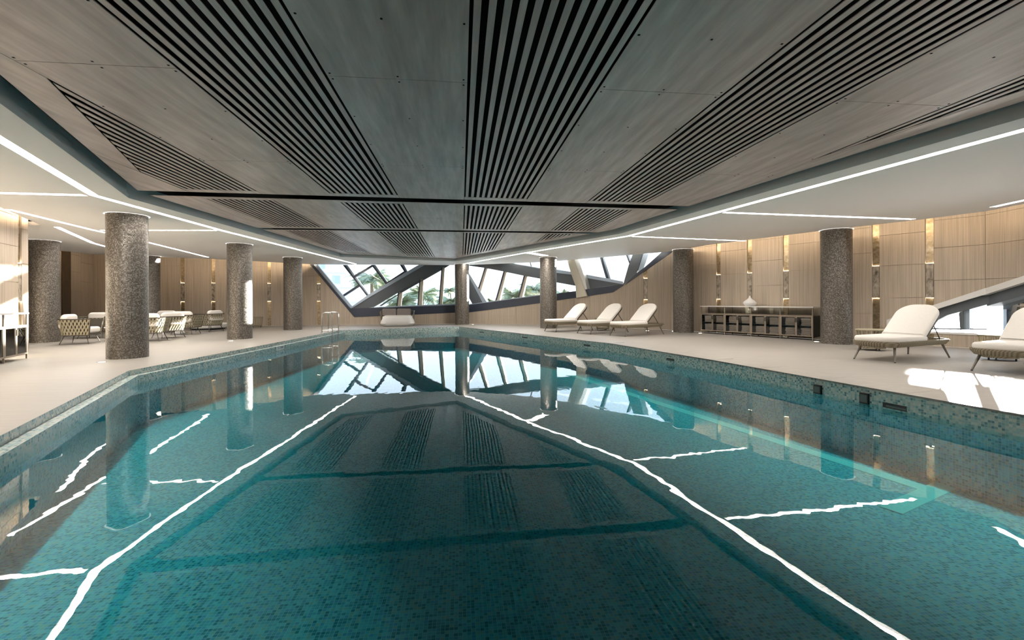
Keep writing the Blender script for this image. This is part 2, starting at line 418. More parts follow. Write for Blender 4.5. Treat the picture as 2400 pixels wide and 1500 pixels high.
for i, n in ((3, 8), (4, 3), (5, 4), (6, 3)): coping(POOL[i], POOL[i + 1], 0.52, n)
# pool basin: stepped mosaic edge, walls, floor
b = MB(); bl = MB(); br = b; n = len(POOL)
for i in range(n):
    b = bl if i < 2 else br
    j = (i + 1) % n; (ax, ay), (bx, by) = POOL[i], POOL[j]; (cx, cy), (dx, dy) = POOLIN[i], POOLIN[j]
    if i < 2 or i == 2:
        b.add([(ax, ay, 0), (bx, by, 0), (bx, by, -0.09), (ax, ay, -0.09)], [(0, 1, 2, 3)])
        b.add([(ax, ay, -0.09), (bx, by, -0.09), (dx, dy, -0.09), (cx, cy, -0.09)], [(0, 1, 2, 3)])
        b.add([(cx, cy, -0.09), (dx, dy, -0.09), (dx, dy, -0.27), (cx, cy, -0.27)], [(0, 1, 2, 3)])
    else:
        b.add([(cx, cy, 0), (dx, dy, 0), (dx, dy, -0.27), (cx, cy, -0.27)], [(0, 1, 2, 3)])
basin = empty('pool_basin'); tag(basin, 'faceted swimming pool basin lined with teal mosaic', kind='structure')
br.build('edge_band', M['band'], basin, uv=True); bl.build('edge_band', M['band'], basin, uv=True)
b = MB()
for i in range(n):
    j = (i + 1) % n; (cx, cy), (dx, dy) = POOLIN[i], POOLIN[j]
    b.add([(cx, cy, -0.27), (dx, dy, -0.27), (dx, dy, FLOORZ), (cx, cy, FLOORZ)], [(0, 1, 2, 3)])
b.build('side_wall', M['pool'], basin, uv=True)
V, T = region(POOLIN, [])
MB().add([(x, y, FLOORZ) for x, y in V], T).build('basin_floor', M['pool'], basin, uv=True)
# lane line with its T end, a raised mosaic strip on the basin floor
def strip(p, q, wd, z0, z1):
    p = Vector(p); q = Vector(q); d = (q - p).normalized(); nn = Vector((-d.y, d.x)) * wd / 2
    pts = [p - nn, q - nn, q + nn, p + nn]
    return MB().prism([(t.x, t.y, z0) for t in pts], (0, 0, z1 - z0))
T0 = P(2180, 1150, FLOORZ); T1 = P(1480, 925, FLOORZ)
dl = (T1 - T0); dl.z = 0; dl.normalize()
strip((T0.x, T0.y), (T0.x + dl.x * 10.3, T0.y + dl.y * 10.3), 0.2, FLOORZ, FLOORZ + 0.006).build('lane_line', M['lane'], basin, uv=True)
pc = P(2085, 1197, FLOORZ); pd = P(2290, 1104, FLOORZ)
strip((pc.x, pc.y), (pd.x, pd.y), 0.2, FLOORZ, FLOORZ + 0.009).build('lane_end', M['lane'], basin, uv=True)
V, T = region(POOLIN, [])
WOUT = inset(POOLIN, -0.03); b = MB()
if area(WOUT) < 0: WOUT = WOUT[::-1]
wat = b.prism([(x, y, FLOORZ - .03) for x, y in WOUT], (0, 0, WATER - FLOORZ + .03)).build('pool_water', M['water'])
tag(wat, 'still clear water filling the faceted pool, mirroring the ceiling', 'water', kind='stuff')
# pool fittings on the right edge
def on_edge(px, z):                                 # point of the right pool face under pixel column px
    for i in range(3, 7):
        a, c = POOL[i], POOL[i + 1]
        q = Pw(px, 800, a, c)
        t = ((q.x - a[0]) * (c[0] - a[0]) + (q.y - a[1]) * (c[1] - a[1])) / ((c[0] - a[0]) ** 2 + (c[1] - a[1]) ** 2)
        if 0 <= t <= 1 and q.y > 0:
            d = Vector((c[0] - a[0], c[1] - a[1], 0)).normalized()
            return Vector((q.x, q.y, z)), d
for px0, px1, z0, z1 in ((1909, 1926, -0.215, -0.085), (2017, 2037, -0.215, -0.075)):
    a, d = on_edge(px0, 0); c, d = on_edge(px1, 0); nn = Vector((d.y, -d.x, 0))
    e = empty('pool_light_box', (a + c) / 2); tag(e, 'small square black fitting on the mosaic pool edge, ' + ('beside the slot' if px0 > 2000 else 'further from the slot'), 'pool fitting', 'square black fittings on the pool edge')
    L = (c - a).length / 2; mt = Matrix.Identity(4); mt.col[0][:3] = d; mt.col[1][:3] = nn
    b = MB(); b.m = mt; b.box(-L, L, -0.01, 0.03, z0, z1).build('housing', M['rubber'], e)
    b = MB(); b.m = mt; b.box(-L * .8, L * .8, 0.03, 0.034, z0 + .02, z1 - .02).build('lens', M['reveal'], e)
for k, (px0, px1, z0, z1) in enumerate(((2068, 2124, -0.21, -0.145), (1562, 1580, -0.16, -0.11), (1368, 1383, -0.15, -0.10), (1224, 1236, -0.14, -0.10), (1124, 1134, -0.14, -0.10))):
    a, d = on_edge(px0, 0); c, d = on_edge(px1, 0); nn = Vector((d.y, -d.x, 0))
    lab = ['long black skimmer slot beside the square black fitting', 'small dark slot in the pool edge below the towel cabinet', 'small dark slot in the pool edge below the middle sun lounger', 'small dark slot in the pool edge facing the brightest column', 'small dark slot in the pool edge next to the far pool corner'][k]
    e = empty('skimmer_slot', (a + c) / 2); tag(e, lab, 'pool fitting', 'slots in the pool edge')
    L = (c - a).length / 2; mt = Matrix.Identity(4); mt.col[0][:3] = d; mt.col[1][:3] = nn
    b = MB(); b.m = mt; b.box(-L, L, -0.06, 0.003, z0, z1).build('opening', M['rubber'], e)
    b = MB(); b.m = mt; b.box(-L * .7, L * .95, -0.02, 0.006, z0 + .015, z0 + (z1 - z0) * .55).build('flap', M['reveal'], e)
# depth marker on the left edge
a = Pw(647, 812, POOLIN[1], POOLIN[2]); c = Pw(665, 812, POOLIN[1], POOLIN[2])
d = Vector((c.x - a.x, c.y - a.y, 0)); L = d.length; d.normalize(); nn = Vector((d.y, -d.x, 0))
mt = Matrix.Translation((a.x, a.y, -0.205)) @ Matrix((( d.x, nn.x, 0, 0), (d.y, nn.y, 0, 0), (0, 0, 1, 0), (0, 0, 0, 1)))
e = empty('depth_marker', (0, 0, 0)); tag(e, 'white depth marker tile with dark strokes on the pale blue pool edge', 'marker')
b = MB(); b.m = mt; b.box(0, L, 0, 0.006, 0, 0.115).build('tile', M['white'], e)
b = MB(); b.m = mt
for z in (.025, .05, .075, .095): b.box(L * .12, L * .42, .006, .008, z, z + .008)
for x in (.55, .78): b.box(L * x, L * x + .03, .006, .008, .02, .1)
b.box(L * .5, L * .9, .006, .008, .055, .066); b.box(L * .5, L * .9, .006, .008, .086, .094)
b.build('numerals', M['navy'], e)
# ------------------------------------------------------------------ walls of grooved stone panels with brass and marble inlays
TOPW = 3.5
def seg_s(px, A, B):
    q = Pw(px, 700, A, B); d = Vector((B[0] - A[0], B[1] - A[1])).normalized()
    return (q.x - A[0]) * d.x + (q.y - A[1]) * d.y
def sz(px, py, A, B):
    q = Pw(px, py, A, B); d = Vector((B[0] - A[0], B[1] - A[1])).normalized()
    return ((q.x - A[0]) * d.x + (q.y - A[1]) * d.y, q.z)
COURSES = ([0, 0.78, 1.62, 2.42, 3.1, TOPW], [0, 0.42, 1.2, 2.05, 2.85, TOPW])
def wall(parent, A, B, inl=(), opening=None, phase=0, special=None, skip_low=None):
    A = Vector(A); B = Vector(B); d = (B - A).normalized(); L = (B - A).length; nn = Vector((-d.y, d.x))
    def put(poly, o0, o1, name, m):
        p3 = [(A.x + d.x * s + nn.x * o0, A.y + d.y * s + nn.y * o0, z) for s, z in poly]
        MB().prism(p3, (nn.x * (o1 - o0), nn.y * (o1 - o0), 0)).build(name, m, parent)
    def cut(poly):
        return minus(poly, opening) if opening else [poly]
    # backing
    def ext(c, e):                                  # run past corners that open outward so that no daylight leaks in
        i = min(range(len(ROOM)), key=lambda k: math.dist(ROOM[k], c)); p, q, t = Vector(ROOM[i - 1]), Vector(ROOM[i]), Vector(ROOM[(i + 1) % len(ROOM)])
        u, v = q - p, t - q
        return 0.17 if u.x * v.y - u.y * v.x < 0 else 0.0
    e0, e1_ = ext(A, 0), ext(B, 1)
    for q in cut([(-e0, -0.02), (L + e1_, -0.02), (L + e1_, TOPW), (-e0, TOPW)]): put(q, 0.035, 0.18, 'wall_core', M['wall'])
    cutsx = sorted(inl); W = 0.078
    bays = []; s = 0.0
    for c in cutsx:
        bays.append((s, c - W)); s = c + W
    bays.append((s, L))
    k = phase
    for (s0, s1) in bays:
        w_ = s1 - s0
        if w_ < 0.03: continue
        m_ = max(1, round(w_ / 1.5))
        for i in range(m_):
            x0, x1 = s0 + w_ * i / m_, s0 + w_ * (i + 1) / m_
            cs = COURSES[k % 2]; k += 1
            for z0, z1 in zip(cs, cs[1:]):
                g = 0.004
                for q in cut([(x0 + g, z0 + g), (x1 - g, z0 + g), (x1 - g, z1 - g), (x0 + g, z1 - g)]):
                    put(q, 0.0, 0.033, 'wall_panel', M['wall'])
    for c in cutsx:
        for (z0, z1, m_, nm, rec) in ((0, 1.2, M['brass'], 'brass_inlay', 0.028), (1.2, 2.05, M['marble'], 'marble_inlay', 0.002), (2.05, TOPW, M['brass'], 'brass_inlay', 0.028)):
            for q in cut([(c - W + .006, z0 + .003), (c + W - .006, z0 + .003), (c + W - .006, z1 - .003), (c - W + .006, z1 - .003)]):
                put(q, rec, 0.034, nm, m_)
        p_ = lambda s_, o, z: (A.x + d.x * s_ + nn.x * o, A.y + d.y * s_ + nn.y * o, z)
        for z in (2.056, 1.194):                        # concealed strips at the inner ends of the two brass recesses
            if opening and inside((c, z), opening): continue
            MB().add([p_(c - W + .008, .004, z), p_(c + W - .008, .004, z), p_(c + W - .008, .026, z), p_(c - W + .008, .026, z)], [(0, 1, 2, 3)]).build('inlay_led', M['inlay'], parent)
def wallroot(name, label):
    e = empty(name); tag(e, label, kind='structure'); return e
wl = wallroot('wall_left', 'grooved stone wall behind the near towel cabinet')
A, B = ROOM[0], ROOM[1]; wall(wl, A, B)
A, B = ROOM[1], ROOM[2]; wall(wl, A, B, [seg_s(47, A, B)])
A, B = ROOM[2], ROOM[3]; wall(wl, A, B)
wa = wallroot('wall_alcove', 'grooved stone walls of the lounge alcove with a dark bronze panel')
wall(wa, ROOM[3], ROOM[4]); wall(wa, ROOM[4], ROOM[5])
A, B = ROOM[5], ROOM[6]
wall(wa, A, B, [0.16])
d = (Vector(B) - Vector(A)).normalized(); s0, s1 = seg_s(144, A, B), seg_s(165, A, B); nn = Vector((-d.y, d.x))
pts = [(A[0] + d.x * s - nn.x * .02, A[1] + d.y * s - nn.y * .02) for s in (s0, s1)]
MB().prism([(pts[0][0], pts[0][1], 0), (pts[1][0], pts[1][1], 0), (pts[1][0], pts[1][1], TOPW), (pts[0][0], pts[0][1], TOPW)], (nn.x * .03, nn.y * .03, 0)).build('bronze_panel', M['bronze_panel'], wa)
wb = wallroot('wall_back', 'grooved stone back wall behind the lounge chairs and far window')
FL = (ROOM[8], ROOM[9]); FM = (ROOM[9], ROOM[10]); FR = (ROOM[10], ROOM[11]); RW = (ROOM[11], ROOM[12]); R3 = (ROOM[12], ROOM[13]); R4 = (ROOM[13], ROOM[14])
HI = 5.0
def opn(fac, pix, top=True):
    q = [sz(px, py, *fac) for px, py in pix]
    return q + [(q[-1][0], HI), (q[0][0], HI)] if top else q
LFL = math.dist(*FL)
a0 = sz(729, 623, *FL); a1 = sz(830.5, 743, *FL); a2 = sz(1083, 731.5, *FL)
ext = (a0[0] - (a1[0] - a0[0]) / (a1[1] - a0[1]) * (HI - a0[1]) * 1.0, HI)
kk = (a0[0] - a1[0]) / (a0[1] - a1[1]); ext = (a0[0] + kk * (HI - a0[1]), HI)
OFL = [ext, a1, (LFL + 0.5, a2[1] + 0.0), (LFL + 0.5, HI)]
LFM = math.dist(*FM)
b0 = sz(1101, 732, *FM); b1 = sz(1267, 710, *FM)
kb = (b1[1] - b0[1]) / (b1[0] - b0[0])
OFM = [(-0.5, b0[1] - kb * (b0[0] + 0.5)), (LFM + 0.5, b0[1] + kb * (LFM + 0.5 - b0[0])), (LFM + 0.5, HI), (-0.5, HI)]
LFR = math.dist(*FR)
c0 = sz(1307, 704, *FR); c1 = sz(1436, 685, *FR); c2 = sz(1573, 592.5, *FR)
kc = (c1[1] - c0[1]) / (c1[0] - c0[0]); kd = (c2[1] - c1[1]) / (c2[0] - c1[0])
OFR = [(-0.5, c0[1] - kc * (c0[0] + 0.5)), c1, (c1[0] + (HI - c1[1]) / kd, HI), (-0.5, HI)]
LR3 = math.dist(*R3); LR4 = math.dist(*R4); SILL = 0.36
d0 = sz(2078, 750, *R3); d1 = sz(2184, 716, *R3); ke = (d1[1] - d0[1]) / (d1[0] - d0[0])
ztop = d0[1] + ke * (LR3 - d0[0])
OR3 = [(d0[0], SILL), (LR3 + 0.5, SILL), (LR3 + 0.5, ztop + ke * 0.5), (d0[0], d0[1])]
e1 = sz(2400, 646, *R4); kf = (e1[1] - ztop) / e1[0]
SX3 = (3.05 - ztop) / kf; SEND = SX3 + 0.3
OR4 = [(-0.5, SILL), (SEND, SILL), (SEND, 3.05), (SX3, 3.05), (-0.5, ztop - 0.5 * kf)]
for i, pxs, op in ((6, (350, 428, 500), None), (7, (631,), None), (8, (747,), OFL)):
    A, B = ROOM[i], ROOM[i + 1]
    wall(wb, A, B, [seg_s(p, A, B) for p in pxs], op, phase=i)
wall(wb, *FM, (), OFM)
wr = wallroot('wall_right', 'grooved stone wall with brass inlays behind towel cabinet and loungers')
wall(wr, *FR, [seg_s(1513, *FR)], OFR)
wall(wr, *RW, [seg_s(p, *RW) for p in (1582, 1684, 1757, 1842)], None, 1)
wall(wr, *R3, [seg_s(p, *R3) for p in (2053, 2179)], OR3)
wall(wr, *R4, (), OR4)
wf = wallroot('wall_front', 'grooved stone end wall behind the viewer')
wall(wf, ROOM[14], ROOM[0])
# ------------------------------------------------------------------ far window: steel diagrid, mullions, glass
def beam(name, m, parent, fac, pix, off=0.1, th=0.3):
    pts = [Pw(px, py, *fac, off) for px, py in pix]
    d = Vector((fac[1][0] - fac[0][0], fac[1][1] - fac[0][1], 0)).normalized(); nn = Vector((-d.y, d.x, 0))
    return MB().prism(pts, nn * th).build(name, m, parent)
z3 = lambda L: [(700 + x / 6, 570 + y / 6) for x, y in L]
z7 = lambda L: [(1060 + x / 8, 580 + y / 8) for x, y in L]
z8 = lambda L: [(1300 + x / 8, 580 + y / 8) for x, y in L]
zr = lambda L: [(2030 + x / 6.486, 620 + y / 6.486) for x, y in L]
W1 = empty('window_1'); tag(W1, 'far angular window left of the round column with crossed dark beams', kind='structure')
W2 = empty('window_2'); tag(W2, 'far angular window between two round columns with leaning cream fins', kind='structure')
W3 = empty('window_3'); tag(W3, 'far angular window above the sun loungers with a leaning white post', kind='structure')
W4 = empty('window_4'); tag(W4, 'low slanted window beside the near sun loungers', kind='structure')
# window 1
beam('edge_beam', M['navy'], W1, FL, z3([(130, 255), (175, 315), (780, 1040), (735, 930), (212, 318), (165, 255)]), -0.02, 0.5)
beam('edge_trim', M['alu'], W1, FL, z3([(165, 255), (212, 318), (735, 930), (755, 895), (300, 345), (230, 255)]), 0.12, 0.3)
beam('sill_beam', M['navy'], W1, FL, z3([(780, 1040), (720, 915), (900, 912), (1180, 905), (2300, 868), (2300, 972)]), -0.02, 0.5)
beam('sill_trim', M['alu'], W1, FL, z3([(1000, 905), (1180, 892), (2300, 848), (2300, 868), (1180, 906)]), 0.1, 0.3)
beam('diagonal_beam', M['steel'], W1, FL, z3([(735, 925), (1000, 755), (1730, 330), (1850, 262), (2160, 262), (1985, 352), (1400, 690), (1060, 895), (900, 925)]), 0.2, 0.4)
beam('diagonal_trim', M['alu'], W1, FL, z3([(728, 905), (735, 925), (1000, 757), (1730, 332), (1850, 264), (1780, 264), (1660, 320), (990, 715)]), 0.16, 0.3)
beam('diagonal_flange', M['steel'], W1, FL, z3([(1130, 880), (1400, 715), (1400, 690), (2000, 345), (2120, 280), (2160, 262), (2190, 268), (2020, 372), (1460, 690), (1160, 885)]), 0.3, 0.25)
for q in ([(620, 305), (655, 305), (1005, 772), (980, 772)], [(1020, 305), (1050, 305), (1272, 605), (1245, 605)], [(1425, 305), (1455, 305), (1545, 452), (1520, 455)]):
    beam('mullion', M['navy'], W1, FL, z3(q), 0.28, 0.2)
    beam('mullion_trim', M['alu'], W1, FL, z3([(q[1][0], q[1][1]), (q[1][0] + 32, q[1][1]), (q[2][0] + 12, q[2][1] - 10), q[2]]), 0.34, 0.14)
for q in ([(772, 460), (1030, 305), (1075, 305), (785, 488)], [(600, 740), (845, 580), (862, 606), (612, 765)], [(1235, 555), (1480, 395), (1492, 415), (1250, 580)]):
    beam('transom', M['navy'], W1, FL, z3(q), 0.28, 0.18)
for q in ([(1395, 690), (1460, 700), (1437, 890), (1372, 895)], [(1700, 485), (1757, 510), (1735, 878), (1668, 882)], [(2010, 340), (2058, 335), (2020, 862), (1965, 866)]):
    beam('fin', M['cream'], W1, FL, z3([(q[0][0] + 16, q[0][1]), q[1], q[2], (q[3][0] + 16, q[3][1])]), 0.3, 0.16)
    beam('fin_edge', M['navy'], W1, FL, z3([q[0], (q[0][0] + 16, q[0][1]), (q[3][0] + 16, q[3][1]), q[3]]), 0.28, 0.2)
for q in ([(230, 255), (300, 345), (600, 750), (860, 590), (640, 305), (600, 255)], [(600, 750), (755, 900), (990, 765), (862, 600)], [(600, 255), (640, 305), (775, 475), (1030, 315), (1000, 255)],
          [(775, 475), (1000, 770), (1260, 600), (1040, 310)], [(1000, 255), (1040, 310), (1245, 575), (1490, 400), (1440, 310), (1400, 255)], [(1245, 575), (1270, 600), (1535, 450), (1490, 400)], [(1400, 255), (1440, 310), (1540, 450), (1830, 270), (1800, 255)],
          [(1100, 900), (1395, 900), (1400, 700)], [(1395, 900), (1690, 885), (1720, 500), (1400, 700)], [(1690, 885), (1990, 870), (2030, 335), (1720, 500)], [(1990, 870), (2320, 855), (2320, 255), (2160, 255), (2030, 335)]):
    beam('pane', M['glass'], W1, FL, z3(q), 0.40, 0.012)
# window 2
beam('sill_beam', M['navy'], W2, FM, z7([(150, 1100), (1760, 885), (1760, 1028), (150, 1238)]), -0.02, 0.5)
beam('sill_trim', M['alu'], W2, FM, z7([(150, 1085), (1760, 868), (1760, 885), (150, 1100)]), 0.1, 0.3)
beam('brace', M['steel'], W2, FM, z7([(150, 300), (330, 600), (565, 1045), (380, 1068), (150, 640)]), 0.2, 0.35)
beam('brace_trim', M['alu'], W2, FM, z7([(150, 300), (190, 300), (340, 520), (645, 1020), (565, 1045), (330, 600)]), 0.26, 0.25)
beam('top_beam', M['steel'], W2, FM, z7([(150, 200), (800, 200), (1180, 310), (1760, 420), (1760, 605), (1340, 530), (960, 450), (620, 385), (340, 345), (150, 310)]), 0.2, 0.4)
beam('top_trim', M['alu'], W2, FM, z7([(1100, 270), (1180, 296), (1760, 404), (1760, 420), (1180, 310)]), 0.15, 0.3)
for q in ([(605, 380), (662, 395), (530, 862), (462, 830)], [(960, 450), (1022, 465), (882, 1010), (800, 1012)], [(1340, 528), (1408, 545), (1312, 950), (1226, 950)]):
    w0 = 26
    beam('fin', M['cream'], W2, FM, z7([(q[0][0] + w0, q[0][1]), q[1], q[2], (q[3][0] + w0, q[3][1])]), 0.3, 0.16)
    beam('fin_edge', M['navy'], W2, FM, z7([q[0], (q[0][0] + w0, q[0][1]), (q[3][0] + w0, q[3][1]), q[3]]), 0.28, 0.2)
beam('mullion', M['navy'], W2, FM, z7([(1435, 200), (1455, 200), (1495, 360), (1475, 360)]), 0.3, 0.15)
for q in ([(150, 300), (630, 380), (495, 850), (430, 800), (250, 500)], [(630, 380), (990, 450), (845, 1040), (600, 1070), (495, 850)], [(990, 450), (1375, 535), (1270, 980), (845, 1040)], [(1375, 535), (1760, 600), (1760, 910), (1270, 980)], [(1100, 150), (1445, 150), (1485, 360), (1180, 305)], [(1445, 150), (1800, 150), (1800, 420), (1485, 360)], [(150, 640), (380, 1080), (150, 1100)]):
    beam('pane', M['glass'], W2, FM, z7(q), 0.40, 0.012)
# window 3
beam('sill_beam', M['navy'], W3, FR, z8([(-150, 890), (405, 815), (405, 942), (-150, 1018)]), -0.02, 0.5)
beam('sill_beam', M['navy'], W3, FR, z8([(580, 785), (1285, 690), (1300, 705), (1090, 842), (600, 915)]), -0.02, 0.5)
beam('top_beam', M['steel'], W3, FR, z8([(-150, 440), (60, 478), (330, 512), (395, 720), (60, 660), (-150, 625)]), 0.2, 0.4)
beam('top_trim', M['alu'], W3, FR, z8([(-150, 380), (70, 418), (310, 458), (330, 512), (60, 480), (-150, 445)]), 0.16, 0.3)
beam('low_beam', M['steel'], W3, FR, z8([(545, 560), (1290, 690), (870, 740), (600, 790)]), 0.2, 0.4)
beam('low_trim', M['alu'], W3, FR, z8([(540, 498), (970, 578), (1290, 640), (1290, 692), (545, 562)]), 0.16, 0.3)
beam('mullion', M['navy'], W3, FR, z8([(830, 120), (860, 120), (1012, 625), (975, 622)]), 0.28, 0.2)
beam('mullion_trim', M['alu'], W3, FR, z8([(860, 120), (910, 120), (1058, 600), (1012, 625)]), 0.34, 0.14)
beam('mullion', M['navy'], W3, FR, z8([(1335, 130), (1365, 130), (1425, 280), (1400, 300)]), 0.28, 0.2)
beam('brace', M['steel'], W3, FR, z8([(1470, 120), (1655, 120), (1540, 480), (1310, 700), (1285, 690), (1390, 330)]), 0.15, 0.4)
beam('brace_trim', M['alu'], W3, FR, z8([(1655, 120), (1765, 120), (1665, 400), (1590, 445), (1555, 425)]), 0.18, 0.3)
beam('edge_beam', M['navy'], W3, FR, z8([(1990, 105), (2060, 40), (2260, 40), (2190, 100), (1310, 705), (1540, 480), (1690, 372)]), -0.02, 0.45)
beam('post', M['cream'], W3, FR, z8([(200, 120), (330, 120), (515, 660), (605, 912), (405, 942), (392, 720), (320, 520)]), -0.1, 0.3)
beam('post_side', M['white'], W3, FR, z8([(330, 120), (420, 120), (550, 520), (607, 780), (560, 790), (515, 660)]), -0.06, 0.3)
for q in ([(-150, 100), (200, 100), (320, 480), (-150, 420)], [(-150, 640), (220, 690), (200, 850), (-150, 890)], [(220, 690), (400, 720), (400, 830), (200, 850)], [(420, 100), (845, 100), (990, 600), (550, 520)], [(845, 100), (1350, 100), (1400, 300), (1290, 660), (990, 600)], [(1350, 100), (1470, 100), (1400, 300)], [(1765, 100), (2080, 40), (1990, 110), (1670, 400)], [(1655, 120), (1765, 120), (1665, 400), (1550, 440)]):
    beam('pane', M['glass'], W3, FR, z8(q), 0.40, 0.012)
# window 4 (near right, low and slanted), continuing outside the frame along the wall
beam('reveal_trim', M['white'], W4, R3, [(2077, 749), (2184, 716), (2322, 671), (2322, 686), (2213, 719), (2110, 752), (2110, 769), (2077, 769)], 0.0, 0.45)
beam('slanted_beam', M['steel'], W4, R3, [(2105, 753), (2213, 720), (2322, 685.5), (2322, 711), (2257, 729), (2221, 738), (2175, 762), (2150, 772), (2105, 772)], 0.12, 0.35)  # lower left end widened to block sun and trim the deck patch
beam('post', M['steel'], W4, R3, [(2247, 733), (2257, 729), (2257, 772), (2250, 774)], 0.12, 0.3)
beam('post_side', M['alu'], W4, R3, [(2257, 729), (2272, 725), (2272, 772), (2257, 772)], 0.2, 0.2)
beam('glazing_bar', M['steel'], W4, R3, [(2077, 767), (2312, 770), (2312, 773), (2077, 771)], 0.3, 0.1)
beam('pane', M['glass'], W4, R3, [(2077, 752), (2250, 725), (2250, 773), (2077, 773)], 0.38, 0.012)
beam('pane', M['glass'], W4, R3, [(2250, 725), (2330, 690), (2330, 775), (2250, 773)], 0.38, 0.012)
def sz3(fac, s, z, o):
    d = Vector((fac[1][0] - fac[0][0], fac[1][1] - fac[0][1], 0)).normalized(); nn = Vector((-d.y, d.x, 0))
    return Vector((fac[0][0], fac[0][1], 0)) + d * s + nn * o + Vector((0, 0, z))
W6 = empty('window_right_offscreen'); tag(W6, 'continuation of the low slanted window along the wall past the near loungers', kind='structure')
def pz(name, m, fac, poly, o0, th, root=None):
    d = Vector((fac[1][0] - fac[0][0], fac[1][1] - fac[0][1], 0)).normalized(); nn = Vector((-d.y, d.x, 0))
    MB().prism([sz3(fac, s, z, o0) for s, z in poly], nn * th).build(name, m, root or W4)
zt = lambda s: min(3.05, ztop + kf * s)
SP = 2.6                                            # post between the part in view and the rest
for s0, s1, root in ((-.1, SP, W4), (SP, SX3, W6)):
    pz('reveal_trim', M['white'], R4, [(s0, zt(s0) - .14), (s1, zt(s1) - .14), (s1, zt(s1)), (s0, zt(s0))], 0.0, 0.45, root)
    pz('slanted_beam', M['steel'], R4, [(s0, zt(s0) - .385), (s1, zt(s1) - .385), (s1, zt(s1) - .13), (s0, zt(s0) - .13)], 0.12, 0.35, root)
    pz('sill', M['white'], R4, [(s0, SILL - .05), (s1 if root is W4 else SEND + .1, SILL - .05), (s1 if root is W4 else SEND + .1, SILL), (s0, SILL)], -0.02, 0.5, root)
    pz('pane', M['glass'], R4, [(max(s0, 0), SILL - .02), (s1, SILL - .02), (s1, zt(s1)), (max(s0, 0), zt(max(s0, 0)))], 0.38, 0.012, root)
pz('pane', M['glass'], R4, [(SX3, SILL - .02), (SEND, SILL - .02), (SEND, 3.05), (SX3, 3.05)], 0.38, 0.012, W6)
pz('brace', M['steel'], R4, [(0.35, SILL - .02), (0.9, SILL - .02), (SP, 1.45), (SP, 1.72)], 0.12, 0.3)
for s_ in (SP, SEND - .16): pz('post', M['steel'], R4, [(s_, SILL), (s_ + .16, SILL), (s_ + .16, zt(s_) - .15), (s_, zt(s_) - .15)], 0.14, 0.28, W6)
pz('sill', M['white'], R3, [(d0[0] - .05, SILL - .05), (LR3 + .15, SILL - .05), (LR3 + .15, SILL), (d0[0] - .05, SILL)], -0.02, 0.5)
# ------------------------------------------------------------------ plaster ceiling, light channels, coves
CEILP = [(-7.6, -6.0), (-8.0, 7.6), (-8.78, 9.75), (-9.9, 11.97), (-17.95, 12.64), (-17.95, 17.3), (-14.27, 17.42), (-14.0, 18.1), (-13.9, 19.0), (-12.5, 19.9), (-10.6, 20.6), (-8.5, 22.3), (-7.3, 23.35),
         (0.0, 23.45), (2.6, 22.0), (4.0, 21.25), (6.1, 18.7), (7.75, 16.5), (8.25, 14.2), (9.6, 11.1), (10.6, 9.3), (10.95, 8.4), (10.85, 7.6), (8.9, -6.0)]
def polystrip(pts, wd):
    pts = [Vector(p) for p in pts]; L = []; R = []
    for i, p in enumerate(pts):
        if i == 0: d = (pts[1] - p).normalized(); nn = Vector((-d.y, d.x)); k = 1
        elif i == len(pts) - 1: d = (p - pts[i - 1]).normalized(); nn = Vector((-d.y, d.x)); k = 1
        else:
            d1 = (p - pts[i - 1]).normalized(); d2 = (pts[i + 1] - p).normalized()
            n1 = Vector((-d1.y, d1.x)); n2 = Vector((-d2.y, d2.x)); nn = (n1 + n2).normalized(); k = 1 / nn.dot(n1)
        L.append(p + nn * wd / 2 * k); R.append(p - nn * wd / 2 * k)
    return L, R
LEDS = [  # plan polylines, width, label
    ([(-3.3, 1.0), (-6.26, 8.56), (-6.11, 12.43), (-5.13, 23.0)], 0.13, 'long bent ceiling light line above the pool edge by the lounge chairs'),
    ([(-0.02, 22.95), (2.43, 17.33), (4.77, 12.53), (5.36, 8.98), (6.11, 4.32), (6.55, 1.0)], 0.13, 'long bent ceiling light line above the pool edge by the sun loungers'),
    ([(-6.40, 8.56), (-8.5, 8.50)], 0.13, 'short ceiling light line running to the near towel cabinet wall'),
    ([(-6.24, 12.45), (-9.10, 12.68)], 0.11, 'ceiling light line running from the pool edge over the nearest chairs'),
    ([(-8.85, 10.0), (-9.28, 12.7), (-9.45, 14.6), (-10.3, 19.9)], 0.11, 'ceiling light line running the length of the lounge area'),
    ([(-9.75, 12.2), (-11.3, 15.4), (-12.0, 17.6)], 0.11, 'ceiling light line beside the column at the alcove'),
    ([(5.50, 9.02), (10.35, 9.38)], 0.12, 'ceiling light line ending at the brass inlay by the near loungers'),
    ([(4.90, 12.62), (8.80, 13.30)], 0.12, 'ceiling light line ending above the towel cabinet vase'),
    ([(2.58, 17.26), (3.42, 18.3)], 0.30, 'short broad ceiling light leading to a far round column'),
    ([(10.6, 8.0), (9.6, 3.5)], 0.12, 'ceiling light line above the low slanted window'),
]
SLOTS = []
DEP = 0.05
